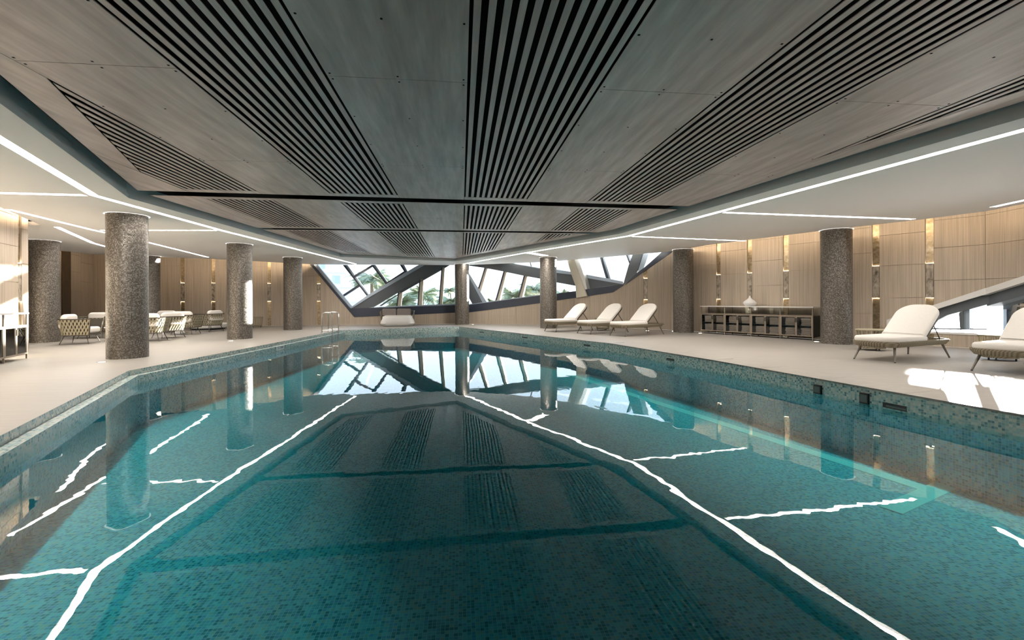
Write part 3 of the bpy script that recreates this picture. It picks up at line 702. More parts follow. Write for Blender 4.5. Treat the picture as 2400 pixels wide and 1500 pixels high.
for pts, wd, lab in LEDS:
    L, R = polystrip(pts, wd)
    SLOTS.append([(p.x, p.y) for p in L] + [(p.x, p.y) for p in R[::-1]])
    e = empty('ceiling_light_channel', (0, 0, 0)); tag(e, lab, 'light', 'light lines in the white ceiling')
    b = MB(); n = len(pts)
    for S in (L, R):
        for i in range(n - 1): b.add([(S[i].x, S[i].y, CEIL), (S[i + 1].x, S[i + 1].y, CEIL), (S[i + 1].x, S[i + 1].y, CEIL + DEP), (S[i].x, S[i].y, CEIL + DEP)], [(0, 1, 2, 3)])
    for i in (0, n - 1): b.add([(L[i].x, L[i].y, CEIL), (R[i].x, R[i].y, CEIL), (R[i].x, R[i].y, CEIL + DEP), (L[i].x, L[i].y, CEIL + DEP)], [(0, 1, 2, 3)])
    b.build('channel_side', M['plaster'], e)
    L2, R2 = polystrip(pts, wd * 0.96); b = MB()
    for i in range(n - 1): b.add([(L2[i].x, L2[i].y, CEIL + DEP), (L2[i + 1].x, L2[i + 1].y, CEIL + DEP), (R2[i + 1].x, R2[i + 1].y, CEIL + DEP), (R2[i].x, R2[i].y, CEIL + DEP)], [(0, 1, 2, 3)])
    b.build('diffuser', M['led'], e)
V, T = region(CEILP, [SOFF] + SLOTS)
b = MB().add([(x, y, CEIL) for x, y in V], T)
n = len(CEILP)
for i in range(n):
    (ax, ay), (bx, by) = CEILP[i], CEILP[(i + 1) % n]
    b.add([(ax, ay, CEIL), (bx, by, CEIL), (bx, by, CEIL + .09), (ax, ay, CEIL + .09)], [(0, 1, 2, 3)])
ceil = b.build('ceiling', M['plaster']); tag(ceil, 'smooth white plaster ceiling around the timber field', kind='structure')
b = MB(); b2 = MB(); n = len(SOFF); out = inset(SOFF, -0.03)
for i in range(n):
    j = (i + 1) % n; (ax, ay), (bx, by) = SOFF[i], SOFF[j]; (cx, cy), (dx, dy) = out[i], out[j]
    b.add([(ax, ay, CEIL), (bx, by, CEIL), (bx, by, CEIL + .07), (ax, ay, CEIL + .07), (cx, cy, CEIL + .07), (dx, dy, CEIL + .07)], [(0, 1, 2, 3), (3, 2, 5, 4)])
    b2.add([(cx, cy, CEIL + .07), (dx, dy, CEIL + .07), (dx, dy, TOPW), (cx, cy, TOPW)], [(0, 1, 2, 3)])
b.build('fascia', M['fascia'], ceil); b2.build('upper_fascia', M['fascia'], ceil)
roof = inset(ROOM, -0.75); V, T = region(roof, [])
rf = MB().add([(x, y, TOPW) for x, y in V], T).build('ceiling', M['black']); tag(rf, 'dark structural slab hidden above the ceilings', kind='structure')
# cove light strips on the ceiling edge, washing the stone walls
n = len(CEILP)
cin = inset(CEILP, 0.05); cin.append((cin[22][0] + (cin[23][0] - cin[22][0]) * .15, cin[22][1] + (cin[23][1] - cin[22][1]) * .15))
coves = [('cove_light', 'end of the near left stone wall', [(2, 3)]), ('cove_light_offscreen', 'near left stone wall beyond the cabinet', [(1, 2)]), ('cove_light', 'side of the lounge alcove by the bronze panel', [(6, 7), (7, 8)]),
         ('cove_light', 'stone wall behind the lounge chairs', [(8, 9), (9, 10), (10, 11), (11, 12)]), ('cove_light', 'stone wall behind the towel cabinet', [(17, 18), (18, 19), (19, 20)]),
         ('cove_light', 'stone wall by the near loungers', [(20, 21), (21, 22)]), ('cove_light_offscreen', 'wall above the slanted window past the near loungers', [(22, 24)])]
for nm, lab, idx in coves:
    e = empty(nm); tag(e, 'hidden warm cove light washing the ' + lab, 'light', 'cove lights along the stone walls')
    for a_, b_ in idx:
        (ax, ay), (bx, by) = cin[a_], cin[b_]
        MB().add([(ax, ay, CEIL + .10), (bx, by, CEIL + .10), (bx, by, CEIL + .15), (ax, ay, CEIL + .15)], [(0, 1, 2, 3)]).build('led_strip', M['cove'], e)
# ------------------------------------------------------------------ timber ceiling: panels, slats, black slots
tim = empty('ceiling'); tag(tim, 'grey-brown timber ceiling over the pool with dark slatted grilles', kind='structure')
WOODP = inset(SOFF, 0.15); INN = inset(WOODP, 0.33)
if area(WOODP) < 0: WOODP = WOODP[::-1]; INN = INN[::-1]
MB().add([(x, y, WOOD + .16) for x, y in inset(SOFF, -0.02)], [tuple(range(len(SOFF)))]).build('backing', M['black'], tim)
SL = 0.036; C1 = 9.02; C2 = 12.83
nv = (-SL, 1.0)
def band(poly, lo, hi, sl):
    if lo is not None: poly = clip_half(poly, (sl, -1.0), -lo)
    if len(poly) > 2 and hi is not None: poly = clip_half(poly, (-sl, 1.0), hi)
    return poly if len(poly) > 2 else []
SECS = [((None, C1 - .14, SL), (None, C1 - .40, SL), (1.5, 4.1, 6.7)), ((C1 + .14, None, SL), (C1 + .36, None, SL), (10.9,)), ((C2 + .11, None, 0), (C2 + .27, None, 0), (15.6, 18.2))]
def secclip(poly, k, grp):
    if k == 0: return band(poly, None, C1 - (.40 if grp else .18), SL)
    if k == 1:
        p = band(poly, C1 + (.36 if grp else .18), None, SL)
        return band(p, None, C2 - (.38 if grp else .14), 0) if p else []
    return band(poly, C2 + (.27 if grp else .14), None, 0)
def shrink(poly, g):
    q = poly
    for nn, c in halves(poly):
        if len(q) < 3: return []
        q = clip_half(q, nn, c - g)
    return q if len(q) > 2 and abs(area(q)) > 2e-3 else []
def slab(name, poly, z0, z1, m):
    if area(poly) < 0: poly = poly[::-1]
    return MB().prism([(x, y, z0) for x, y in poly], (0, 0, z1 - z0)).build(name, m, tim)
GROUPS = [(-4.79, -3.58), (-2.36, -1.15), (0.065, 1.275), (2.485, 3.695), (4.905, 6.115)]
xs = [-7.5] + [v for g in GROUPS for v in g] + [7.5]
screws = MB()
for ci in range(len(xs) - 1):
    x0, x1 = xs[ci], xs[ci + 1]; isg = ci % 2 == 1
    colp = inter([(x0, -2), (x1, -2), (x1, 23), (x0, 23)], WOODP)
    if not colp: continue
    for k in range(3):
        reg = secclip(colp, k, False)
        if len(reg) < 3 or abs(area(reg)) < 5e-3: continue
        if isg:
            op = secclip(inter(reg, INN) or [], k, True) if inter(reg, INN) else []
            if len(op) > 2 and abs(area(op)) > 0.02:
                pieces = minus(reg, op)
                ops = shrink(op, 0.012)
                for s in range(12):
                    pt = (x1 - x0 - .05) / 11.5; gx = 0
                    sl_ = inter([(x0 + .025 + pt * s, -2), (x0 + .025 + pt * (s + .5), -2), (x0 + .025 + pt * (s + .5), 23), (x0 + .025 + pt * s, 23)], ops) if ops else []
                    if sl_: slab('slat', sl_, WOOD, WOOD + .007, M['wood'])
            else: pieces = [reg]
            for q in pieces:
                q = shrink(q, 0.004)
                if q: slab('ceiling_panel', q, WOOD, WOOD + .008, M['wood'])
        else:
            ys = [-3] + list(SECS[k][2]) + [24]
            for ya, yb in zip(ys, ys[1:]):
                q = inter(reg, [(x0, ya), (x1, ya), (x1, yb), (x0, yb)])
                q = shrink(q, 0.003) if q else []
                if q:
                    slab('ceiling_panel', q, WOOD, WOOD + .008, M['wood'])
                    for fx in (0.03, 0.5, 0.97):
                        for yy in [ya + .05, (ya * 2 + yb) / 3, (ya + yb * 2) / 3, yb - .05]:
                            px_ = x0 + (x1 - x0) * fx
                            if inside((px_, yy), q): screws.box(px_ - .008, px_ + .008, yy - .008, yy + .008, WOOD - .002, WOOD)
tag(screws.build('screw_heads', M['black'], tim), kind='stuff')
# ------------------------------------------------------------------ mosaic columns
def column_mesh():
    R, n = 0.3525, 64; vs = []; fs = []; us = []
    zs = [0, CEIL + .02]
    for z in zs:
        for k in range(n): vs.append((R * math.cos(2 * PI * k / n), R * math.sin(2 * PI * k / n), z))
    for k in range(n):
        q = (k + 1) % n; fs.append((k, q, n + q, n + k))
        us += [(k / n * 2.24, 0), ((k + 1) / n * 2.24, 0), ((k + 1) / n * 2.24, zs[1]), (k / n * 2.24, zs[1])]
    me = bpy.data.meshes.new('shaft'); me.from_pydata(vs, [], fs); me.update()
    L = me.uv_layers.new(name='uv')
    for i, u in enumerate(us): L.data[i].uv = u
    me.polygons.foreach_set('use_smooth', [True] * len(me.polygons)); me.materials.append(M['column'])
    return me
cme = column_mesh()
rb = MB(); rb.add([(r * math.cos(2 * PI * k / 40), r * math.sin(2 * PI * k / 40), CEIL - .004) for r in (.3545, .385) for k in range(40)], [(k, (k + 1) % 40, 40 + (k + 1) % 40, 40 + k) for k in range(40)])
COLS = [(-7.0, 10.45, 'silver mosaic column standing alone on the deck next to the pool corner and club chairs'), (-7.0, 15.35, 'silver mosaic column between the club chairs and the long pool edge'),
        (-6.97, 19.85, 'silver mosaic column nearest the pool ladder'), (-12.3, 14.95, 'silver mosaic column beside the end of the near towel cabinet wall'), (-12.3, 19.55, 'silver mosaic column standing among the farthest club chairs'),
        (0.04, 22.85, 'silver mosaic column in front of the far window, past the far pool corner'), (3.68, 19.05, 'silver mosaic column behind the first of three sun loungers'),
        (8.02, 15.75, 'silver mosaic column at the vase-free end of the towel cabinet, by the loungers'), (9.85, 11.0, 'silver mosaic column between the towel cabinet and the near sun loungers')]
ring_me = None
for x, y, lab in COLS:
    e = empty('mosaic_column', (x, y, 0)); tag(e, lab, 'column', 'silver mosaic columns')
    o = bpy.data.objects.new('shaft', cme); COL.objects.link(o); o.parent = e
    if ring_me is None: r_ = rb.build('light_ring', M['ring'], e); ring_me = r_.data
    else: r_ = bpy.data.objects.new('light_ring', ring_me); COL.objects.link(r_); r_.parent = e
# floor uplights
ul = None
UPS = [((238, 849), 'at the foot of the column by the pool corner'), ((541, 799), 'at the foot of the column by the club chairs'), ((1641, 781), 'beside the far end of the towel cabinet'), ((1913, 801), 'between the towel cabinet and the thick column'),
       ((1517, 775.5), 'at the wall inlay behind the sun loungers'), ((1578, 776.5), 'at the wall beside the column by the loungers'), ((1108, 760.5), 'at the foot of the column by the far pool corner')]
for (px, py), lab in UPS:
    p = P(px, py)
    e = empty('floor_uplight', (p.x, p.y, 0)); tag(e, 'small round recessed floor uplight ' + lab, 'light', 'recessed floor uplights')
    if ul is None:
        a = MB().lathe([(0.075, 0.0), (0.075, 0.004), (0.058, 0.004), (0.058, 0.0)], 20).build('rim', M['chrome'], e)
        c = MB().lathe([(0.0001, 0.003), (0.058, 0.003)], 20).build('lens', M['up'], e); ul = (a.data, c.data)
    else:
        for nm, me in (('rim', ul[0]), ('lens', ul[1])):
            o = bpy.data.objects.new(nm, me); COL.objects.link(o); o.parent = e
# ================================================================== furniture
def copies(proto, spots):                          # spots: (x, y, rz, label); the first one moves the prototype itself
    index_kids(None); kids = {k: list(v) for k, v in KIDS.items()}; name0 = proto.name
    def dup(o, parent):
        c = o.copy(); COL.objects.link(c); c.parent = parent
        for ch in kids.get(o.name, []): dup(ch, c)
        return c
    outl = []
    for i, (x, y, rz, lab) in enumerate(spots):
        o = proto if i == 0 else dup(proto, None)
        o.location = (x, y, o.location.z); o.rotation_euler = (0, 0, rz); o['label'] = lab; outl.append(o)
    return outl
# ---- club chairs woven from straps
def upath(w_, d_, r_, n=9):                         # U open towards +y
    pts = [(-w_ / 2, d_ / 2)]
    for i in range(1, 4): pts.append((-w_ / 2, d_ / 2 - (d_ - r_) * i / 4))
    for k in range(n + 1):
        a = PI + PI / 2 * k / n; pts.append((-w_ / 2 + r_ + r_ * math.cos(a), -d_ / 2 + r_ + r_ * math.sin(a)))
    for i in range(1, 4): pts.append((-w_ / 2 + r_ + (w_ - 2 * r_) * i / 4, -d_ / 2))
    for k in range(n + 1):
        a = 1.5 * PI + PI / 2 * k / n; pts.append((w_ / 2 - r_ + r_ * math.cos(a), -d_ / 2 + r_ + r_ * math.sin(a)))
    for i in range(1, 5): pts.append((w_ / 2, -d_ / 2 + r_ + (d_ - r_) * i / 4))
    return [Vector(p) for p in pts]
def along(path, t):
    L = [0]
    for a, c in zip(path, path[1:]): L.append(L[-1] + (c - a).length)
    s = t * L[-1]
    for i in range(len(path) - 1):
        if L[i + 1] >= s: return path[i].lerp(path[i + 1], (s - L[i]) / max(1e-9, L[i + 1] - L[i]))
    return path[-1]
def make_chair():
    e = empty('club_chair'); tag(e, 'x', 'chair', 'woven club chairs in the lounge')
    top = upath(0.86, 0.80, 0.24); bot = upath(0.70, 0.66, 0.2); ZT, ZB = 0.70, 0.25
    b = MB(); b.tube([(p.x, p.y, ZT) for p in top], 0.014, 6); b.tube([(p.x, p.y, ZB) for p in bot] , 0.014, 6)
    b.tube([(bot[0].x, bot[0].y, ZB), (bot[-1].x, bot[-1].y, ZB)], 0.014, 6)
    b.tube([(top[0].x, top[0].y, ZT), (bot[0].x, bot[0].y, ZB)], 0.014, 6); b.tube([(top[-1].x, top[-1].y, ZT), (bot[-1].x, bot[-1].y, ZB)], 0.014, 6)
    b.build('frame', M['bronze'], e)
    ns = 52; b = MB(); S = 12
    for k in range(ns):
        t = (k + 0.5) / ns; vs = []; fs = []
        a0, a1 = along(top, max(0, t - .004)), along(top, min(1, t + .004)); tg = (a1 - a0).normalized(); no = Vector((tg.y, -tg.x))
        for j in range(S + 1):
            u = j / S; p = along(bot, t).lerp(along(top, t), u); z = ZB + (ZT - ZB) * u
            sh = 0.013 * math.sin(u * PI * 5 + (PI if k % 2 else 0)); of = 0.008 * math.cos(u * PI * 5 + (PI if k % 2 else 0))
            c = p + tg * sh + no * of
            for s_ in (-1, 1):
                q = c + tg * (0.0165 * s_); vs.append((q.x, q.y, z))
            for s_ in (1, -1):
                q = c + tg * (0.0165 * s_) - no * 0.007; vs.append((q.x, q.y, z))
        for j in range(S):
            for q in range(4): fs.append((j * 4 + q, j * 4 + (q + 1) % 4, j * 4 + 4 + (q + 1) % 4, j * 4 + 4 + q))
        b.add(vs, fs)
    tag(b.build('woven_straps', M['strap'], e), kind='stuff')
    b = MB(); ti = upath(0.79, 0.735, 0.21); bi = upath(0.64, 0.61, 0.17); nq = len(ti)
    b.add([(p.x, p.y, ZT - .015) for p in ti] + [(p.x, p.y, ZB + .01) for p in bi], [(i, i + 1, nq + i + 1, nq + i) for i in range(nq - 1)])
    b.build('gap_shade_sheet', M['gap_shade'], e)  # dark sheet added so the gaps between the straps look shaded
    b = MB().pad(rrect(0.66, 0.66, 0.12, cy=0.02), 0.27, 0.30, 0.01); b.build('seat_base', M['bronze'], e)
    b = MB().pad(rrect(0.66, 0.68, 0.12, cy=0.02), 0.30, 0.47, 0.06); b.build('seat_cushion', M['cushion'], e, smooth=True)
    b = MB(); b.m = Matrix.Translation((0, -0.27, 0.63)) @ Matrix.Rotation(math.radians(78), 4, 'X')
    b.pad(rrect(0.66, 0.42, 0.12), -0.075, 0.075, 0.07); b.build('back_cushion', M['cushion'], e, smooth=True)
    for sx_ in (-1, 1):
        for sy_ in (-1, 1):
            MB().tube([(sx_ * .26, sy_ * .24, ZB), (sx_ * .34, sy_ * .32, 0)], 0.013, 8, r2=0.009).build('leg', M['bronze'], e)
    return e
R_ = math.radians
CH = [(-10.75, 14.2, R_(-75), 'woven club chair in front of the alcove column, its back to the opening'), (-11.95, 16.4, R_(190), 'woven club chair behind the one nearest the near towel cabinet'),
      (-9.36, 14.9, R_(12), 'woven club chair turned away, partly hidden by the column at the pool corner'), (-9.52, 16.05, R_(55), 'woven club chair seen from its side between two chairs turned away'),
      (-9.94, 17.75, R_(4), 'woven club chair turned away, in front of the white pedestal table'), (-9.90, 19.25, R_(70), 'woven club chair beside the column by the long pool edge'), (-11.45, 19.0, R_(188), 'woven club chair facing the pool, next to the farthest lounge column')]
copies(make_chair(), CH)
def ped_table(name, x, y, r, lab):
    e = empty(name, (x, y, 0)); tag(e, lab, 'table', 'low white lounge tables')
    MB().lathe([(0.19, 0), (0.185, 0.02), (0.07, 0.16), (0.05, 0.28), (0.09, 0.37)], 28).build('pedestal', M['white'], e, smooth=True)
    MB().lathe([(r - .03, .37), (r, .385), (r, .40), (r - .01, .41)], 36).build('table_top', M['white'], e)
ped_table('pedestal_table', -10.55, 18.45, 0.34, 'round white pedestal table behind the club chairs near the pool')
ped_table('pedestal_table', -10.55, 15.35, 0.34, 'round white pedestal table among the club chairs nearest the alcove')
e = empty('round_platform', (-10.75, 20.75, 0)); tag(e, 'low round white platform on a dark plinth by the back wall', 'table')
MB().lathe([(0.62, 0), (0.62, 0.06)], 40).build('plinth', M['rubber'], e)
MB().lathe([(0.66, 0.06), (0.74, 0.10), (0.76, 0.22), (0.72, 0.27)], 40).build('top', M['white'], e, smooth=True)
# ---- sun loungers
def make_lounger():
    e = empty('sun_lounger'); tag(e, 'x', 'sun lounger', 'ivory sun loungers')
    W_, L_ = 0.80, 2.10
    o = rrect(L_, W_, [0.26, 0.30, 0.30, 0.26], 8, cx=L_ / 2)
    b = MB(); n = len(o); vs = []; fs = []
    lev = [(0.0, 0.375), (0.0, 0.345), (0.05, 0.275), (0.08, 0.27)]
    ctr = Vector((L_ / 2, 0))
    rings = []
    nor = []
    for i in range(n):
        d = (Vector(o[(i + 1) % n]) - Vector(o[i - 1])).normalized(); nor.append(Vector((d.y, -d.x)))
    for ins, z in lev + [(0.08, 0.30), (0.035, 0.345), (0.035, 0.375)]:
        for i in range(n): p = Vector(o[i]) - nor[i] * ins; vs.append((p.x, p.y, z))
    for j in range(7):
        for i in range(n):
            q = (i + 1) % n; jj = (j + 1) % 7
            fs.append((j * n + i, jj * n + i, jj * n + q, j * n + q))
    b.add(vs, fs); b.build('woven_frame', M['rope'], e, smooth=True)
    b = MB()
    for i in range(13):
        x = 0.12 + i * 0.155; b.box(x, x + 0.05, -W_ / 2 + .05, W_ / 2 - .05, 0.335, 0.35)
    b.build('deck_slats', M['rope'], e)
    b = MB().pad(rrect(1.14, 0.74, [0.22, 0.03, 0.03, 0.22], 7, cx=0.60), 0.35, 0.465, 0.045); b.build('seat_cushion', M['cushion'], e, smooth=True)
    mt = Matrix.Translation((1.10, 0, 0.385)) @ Matrix.Rotation(-R_(41), 4, 'Y')
    b = MB(); b.m = mt; b.pad(rrect(0.92, 0.72, [0.03, 0.29, 0.29, 0.03], 8, cx=0.47), 0.0, 0.10, 0.045); b.build('back_cushion', M['cushion'], e, smooth=True)
    b = MB(); b.m = mt; b.pad(rrect(0.91, 0.70, [0.03, 0.28, 0.28, 0.03], 8, cx=0.46), -0.03, 0.0, 0.008)
    b.build('backrest_frame', M['bronze'], e)
    tp = mt @ Vector((0.52, 0, -0.03))
    b = MB()
    for sy_ in (-1, 1): b.tube([(tp.x, sy_ * .28, tp.z), (1.80, sy_ * .28, 0.36)], 0.011, 6)
    b.tube([(tp.x, -.28, tp.z), (tp.x, .28, tp.z)], 0.011, 6); b.build('strut', M['bronze'], e)
    for x0, x1 in ((0.26, 0.13), (1.86, 1.99)):
        for sy_ in (-1, 1):
            l = MB().tube([(x0, sy_ * .27, 0.31), (x1, sy_ * .34, 0.012)], 0.024, 10, r2=0.014).build('leg', M['legm'], e, smooth=True)
            MB().lathe([(0.0145, 0), (0.0145, 0.016)], 10, c=(x1, sy_ * .34)).build('foot_cap', M['rubber'], l)
    return e
M['legm'] = mat('taupe_powder_coat', (0.17, 0.15, 0.125), 0.5)
lg = make_lounger()
def lspot(f0, f1, dirv, lab):                       # two front feet -> lounger origin
    m_ = (Vector(f0) + Vector(f1)) / 2; d = Vector(dirv).normalized()
    o = m_ - d * 0.13
    return (o.x, o.y, math.atan2(d.y, d.x), lab)
DF = (0.89, 0.456); DN = (0.955, 0.298)
copies(lg, [lspot((3.18, 17.18), (3.44, 16.42), DF, 'ivory sun lounger in front of a mosaic column, farthest of the row of three'), lspot((4.12, 15.85), (4.38, 15.18), DF, 'ivory sun lounger in the middle of the row of three'),
            lspot((4.97, 14.69), (5.12, 13.94), DF, 'ivory sun lounger of the row of three closest to the towel cabinet'), lspot((7.67, 8.09), (7.79, 7.46), DN, 'ivory sun lounger beside the thick column past the towel cabinet'),
            lspot((8.24, 6.48), (8.36, 5.85), DN, 'ivory sun lounger by the low slanted window, nearest the floor sun patches')])
# ---- rope drum side tables
def make_drum():
    e = empty('drum_table'); tag(e, 'x', 'side table', 'woven drum side tables')
    MB().lathe([(0.27, .45), (0.31, .455), (0.31, .475), (0.27, .48)], 36).build('table_top', M['strap'], e)
    MB().lathe([(0.19, .05), (0.25, .05), (0.255, .09), (0.19, .09)], 32).build('base_ring', M['rope'], e)
    b = MB()
    for k in range(36):
        a = 2 * PI * k / 36; a2 = a + (0.17 if k % 2 else -0.17)
        b.tube([(0.25 * math.cos(a), 0.25 * math.sin(a), 0.08), (0.295 * math.cos(a2), 0.295 * math.sin(a2), 0.455)], 0.006, 4)
    tag(b.build('woven_ropes', M['strap'], e), kind='stuff')
    for k in range(3):
        a = 2 * PI * k / 3 + .4
        MB().lathe([(0.014, 0), (0.014, 0.055)], 8, c=(0.21 * math.cos(a), 0.21 * math.sin(a))).build('foot', M['rubber'], e)
    return e
copies(make_drum(), [(9.35, 9.45, 0, 'woven drum side table behind the lounger beside the thick column'), (10.15, 7.55, 0.5, 'woven drum side table behind the lounger by the low window'),
                     (5.55, 17.45, 0.2, 'woven drum side table under the middle lounger of the three'), (-9.35, 22.0, 0, 'woven drum side table by the back wall past the club chairs')])
# ---- day bed: sofa with two cushions and a tapered ottoman
e = empty('tapered_ottoman', (-2.98, 21.95, 0), R_(2)); tag(e, 'white tapered ottoman in front of the small sofa under the far window', 'ottoman')
b = MB(); secs = [(1.24, .60, 0.0), (1.44, .74, .035), (1.56, .84, .13), (1.50, .80, .24), (1.34, .70, .40), (1.27, .64, .455), (1.20, .58, .475)]
vs = []; fs = []; nn_ = None
for w_, d_, z in secs:
    o = rrect(w_, d_, min(d_ * .45, .28), 8); nn_ = len(o); vs += [(x, y, z) for x, y in o]
for j in range(len(secs) - 1):
    for i in range(nn_): q = (i + 1) % nn_; fs.append((j * nn_ + i, j * nn_ + q, (j + 1) * nn_ + q, (j + 1) * nn_ + i))
fs.append(tuple(range(nn_))[::-1]); b.add(vs, fs); b.build('shell', M['white'], e, smooth=True)
MB().pad(rrect(1.22, .60, .26, 8), .455, .50, .02).build('seat_pad', M['cushion'], e, smooth=True)
e = empty('small_sofa', (-3.10, 22.75, 0), R_(2)); tag(e, 'small rope sofa with two taupe cushions under the far window', 'sofa')
MB().pad(rrect(1.50, .62, .1), .16, .30, .03).build('seat_frame', M['rope'], e)
MB().pad(rrect(1.40, .56, .1), .30, .44, .05).build('seat_cushion', M['white'], e, smooth=True)
b = MB()
for s_ in (-1, 1):
    b.tube([(s_ * .74, -.28, .24), (s_ * .80, -.26, .66), (s_ * .80, .24, .70), (s_ * .74, .28, .24)], .016, 6)
b.tube([(-.80, .24, .70), (.80, .24, .70)], .016, 6); b.build('arm_frame', M['legm'], e)
b = MB()
for k in range(26):
    x = -.78 + 1.56 * k / 25; b.tube([(x, .26, .26), (x, .25, .70)], .009, 4)
for s_ in (-1, 1):
    for k in range(8): y = -.22 + .44 * k / 7; b.tube([(s_ * .75, y, .26), (s_ * .80, y, .67)], .009, 4)
tag(b.build('back_ropes', M['rope'], e), kind='stuff')
for s_ in (-1, 1):
    b = MB(); b.m = Matrix.Translation((s_ * .355 - .05, .10, .61)) @ Matrix.Rotation(R_(76), 4, 'X')
    b.pad(rrect(.68, .40, .07), -.07, .07, .06); b.build('back_cushion', M['taupe_cushion'], e, smooth=True)
for sx_ in (-1, 1):
    for sy_ in (-1, 1): MB().tube([(sx_ * .66, sy_ * .24, .17), (sx_ * .68, sy_ * .26, 0)], .018, 8).build('leg', M['legm'], e)
# ---- pool ladder
e = empty('pool_ladder', (0, 0, 0)); tag(e, 'polished steel pool ladder with two hooped handrails on the pale blue edge', 'ladder')
for y in (17.55, 18.2):
    xi = -5.62 + (y - 8.4) * .77 / 10.75; x0, x1 = xi - .17, xi + .20
    pth = [(x0, y, 0.0), (x0, y, .66)] + [(x0 + .09 * (1 - math.cos(a)), y, .66 + .09 * math.sin(a)) for a in (R_(30), R_(60), R_(90))] + [(x1 - .09 * (1 - math.cos(a)), y, .66 + .09 * math.sin(a)) for a in (R_(90), R_(60), R_(30))] + [(x1, y, .66), (x1, y, -.85)]
    MB().tube(pth, .021, 10).build('handrail', M['chrome'], e, smooth=True)
    MB().tube([(x0, y, .10), (x1, y, .10)], .014, 8).build('tie_bar', M['chrome'], e, smooth=True)
    MB().lathe([(0.05, 0), (0.05, 0.012), (0.03, 0.02)], 16, c=(x0, y)).build('base_plate', M['chrome'], e)
for z in (-.35, -.65):
    xi = -5.62 + (17.9 - 8.4) * .77 / 10.75 + .20
    MB().box(xi - .04, xi + .04, 17.55, 18.2, z, z + .03).build('rung', M['chrome'], e)
# ---- towel cabinets with folded towels
ORD = ['first', 'second', 'third', 'fourth', 'fifth', 'sixth', 'seventh', 'eighth']
def towel_mesh():
    b = MB(); o = rrect(0.29, 0.30, 0.04, 4); b.pad(o, 0, .028, .012, 3); b.pad([(x * .985, y * .985) for x, y in o], .026, .056, .013, 3)
    ob = b.build('folded_towel', M['towel'], None, smooth=True); return ob
tw0 = towel_mesh(); tw_first = [True]
def cabinet(x, y, rz, nmod, lab, towlab, first_far):
    # local: front face looks to -y, runs along +x from 0; first door index counts from x=0
    e = empty('towel_cabinet', (x, y, 0), rz); tag(e, lab, 'cabinet', 'towel cabinets')
    mw = 0.912; L_ = mw * nmod; D = 0.44
    MB().box(-.02, L_ + .02, -.02, D + .01, .93, .958).build('top_slab', M['white'], e)
    b = MB(); b.box(0, L_, D - .02, D, .09, .70); b.build('back_panel', M['cabinet'], e)
    MB().box(0, L_, 0.02, D, .09, .115).build('bottom_panel', M['cabinet'], e)
    MB().box(0, L_, 0.0, D, .685, .705).build('body_top', M['frame'], e)
    MB().box(0, L_, 0.05, D - .02, .385, .40).build('shelf', M['cabinet'], e)
    for k in range(nmod + 1):
        xx = min(max(k * mw, .012), L_ - .012)
        MB().box(xx - .012, xx + .012, .02, D, .09, .70).build('side_panel', M['cabinet'], e)
        for yy in (0.0, D - .025): MB().box(xx - .0125, xx + .0125, yy, yy + .025, 0, .93).build('post', M['frame'], e)
    for k in range(nmod):
        MB().box(k * mw + .02, k * mw + mw - .02, D - .012, D - .008, .72, .925).build('rear_screen', M['glass'], e)
    R = Matrix.Translation((x, y, 0)) @ Matrix.Rotation(rz, 4, 'Z')
    nd = nmod * 2; dw = mw / 2
    for k in range(nd):
        x0 = k * dw + (.016 if k % 2 == 0 else .003); x1 = (k + 1) * dw - (.003 if k % 2 == 0 else .016)
        b = MB(); t = .026
        b.box(x0, x1, -.004, .016, .10, .10 + t); b.box(x0, x1, -.004, .016, .68 - t, .68); b.box(x0, x0 + t, -.004, .016, .10 + t, .68 - t); b.box(x1 - t, x1, -.004, .016, .10 + t, .68 - t)
        dr = b.build('door', M['frame'], e)
        MB().box(x0 + t, x1 - t, .003, .007, .10 + t, .68 - t).build('pane', M['glass'], dr)
        hx = x1 - t / 2 if k % 2 == 0 else x0 + t / 2
        MB().box(hx - .008, hx + .008, -.02, -.004, .50, .62).build('handle', M['bronze'], dr)
        idx = k if first_far else nd - 1 - k
        for sh, zb in (('upper', .40), ('lower', .115)):
            nt2 = 4
            for q in range(nt2):
                jx = random.uniform(-.008, .008); jy = random.uniform(-.01, .01)
                p = R @ Vector(((x0 + x1) / 2 + jx + .02, .20 + jy, zb + q * .056))
                if tw_first[0]: o = tw0; tw_first[0] = False
                else: o = tw0.copy(); COL.objects.link(o)
                o.location = p; o.rotation_euler = (0, 0, rz + random.uniform(-.03, .03))
                tag(o, f'{ORD[nt2 - 1 - q]} folded taupe towel from the top, {sh} shelf, {ORD[idx]} cabinet door from {towlab}', 'towel', 'folded towels in the cabinets')
    return e
dW = (Vector(RW[1]) - Vector(RW[0])).normalized()
fr_end = Vector((9.94, 11.92)); st = fr_end - dW * (0.912 * 4)
cabinet(st.x, st.y, math.atan2(dW.y, dW.x), 4, 'long dark towel cabinet with a white top against the stone wall between two columns', 'the sun loungers', True)
wd_ = (Vector(ROOM[2]) - Vector(ROOM[1])).normalized(); fe = Vector((-9.03, 10.60))
cabinet(fe.x, fe.y, math.atan2(-wd_.y, -wd_.x), 2, 'towel cabinet against the near stone wall with sunlight falling on it', 'the alcove column', True) if False else None
o2 = fe - wd_ * (0.912 * 2)
cabinet(o2.x, o2.y, math.atan2(wd_.y, wd_.x), 2, 'towel cabinet against the near stone wall with sunlight falling on it', 'the alcove column', False)
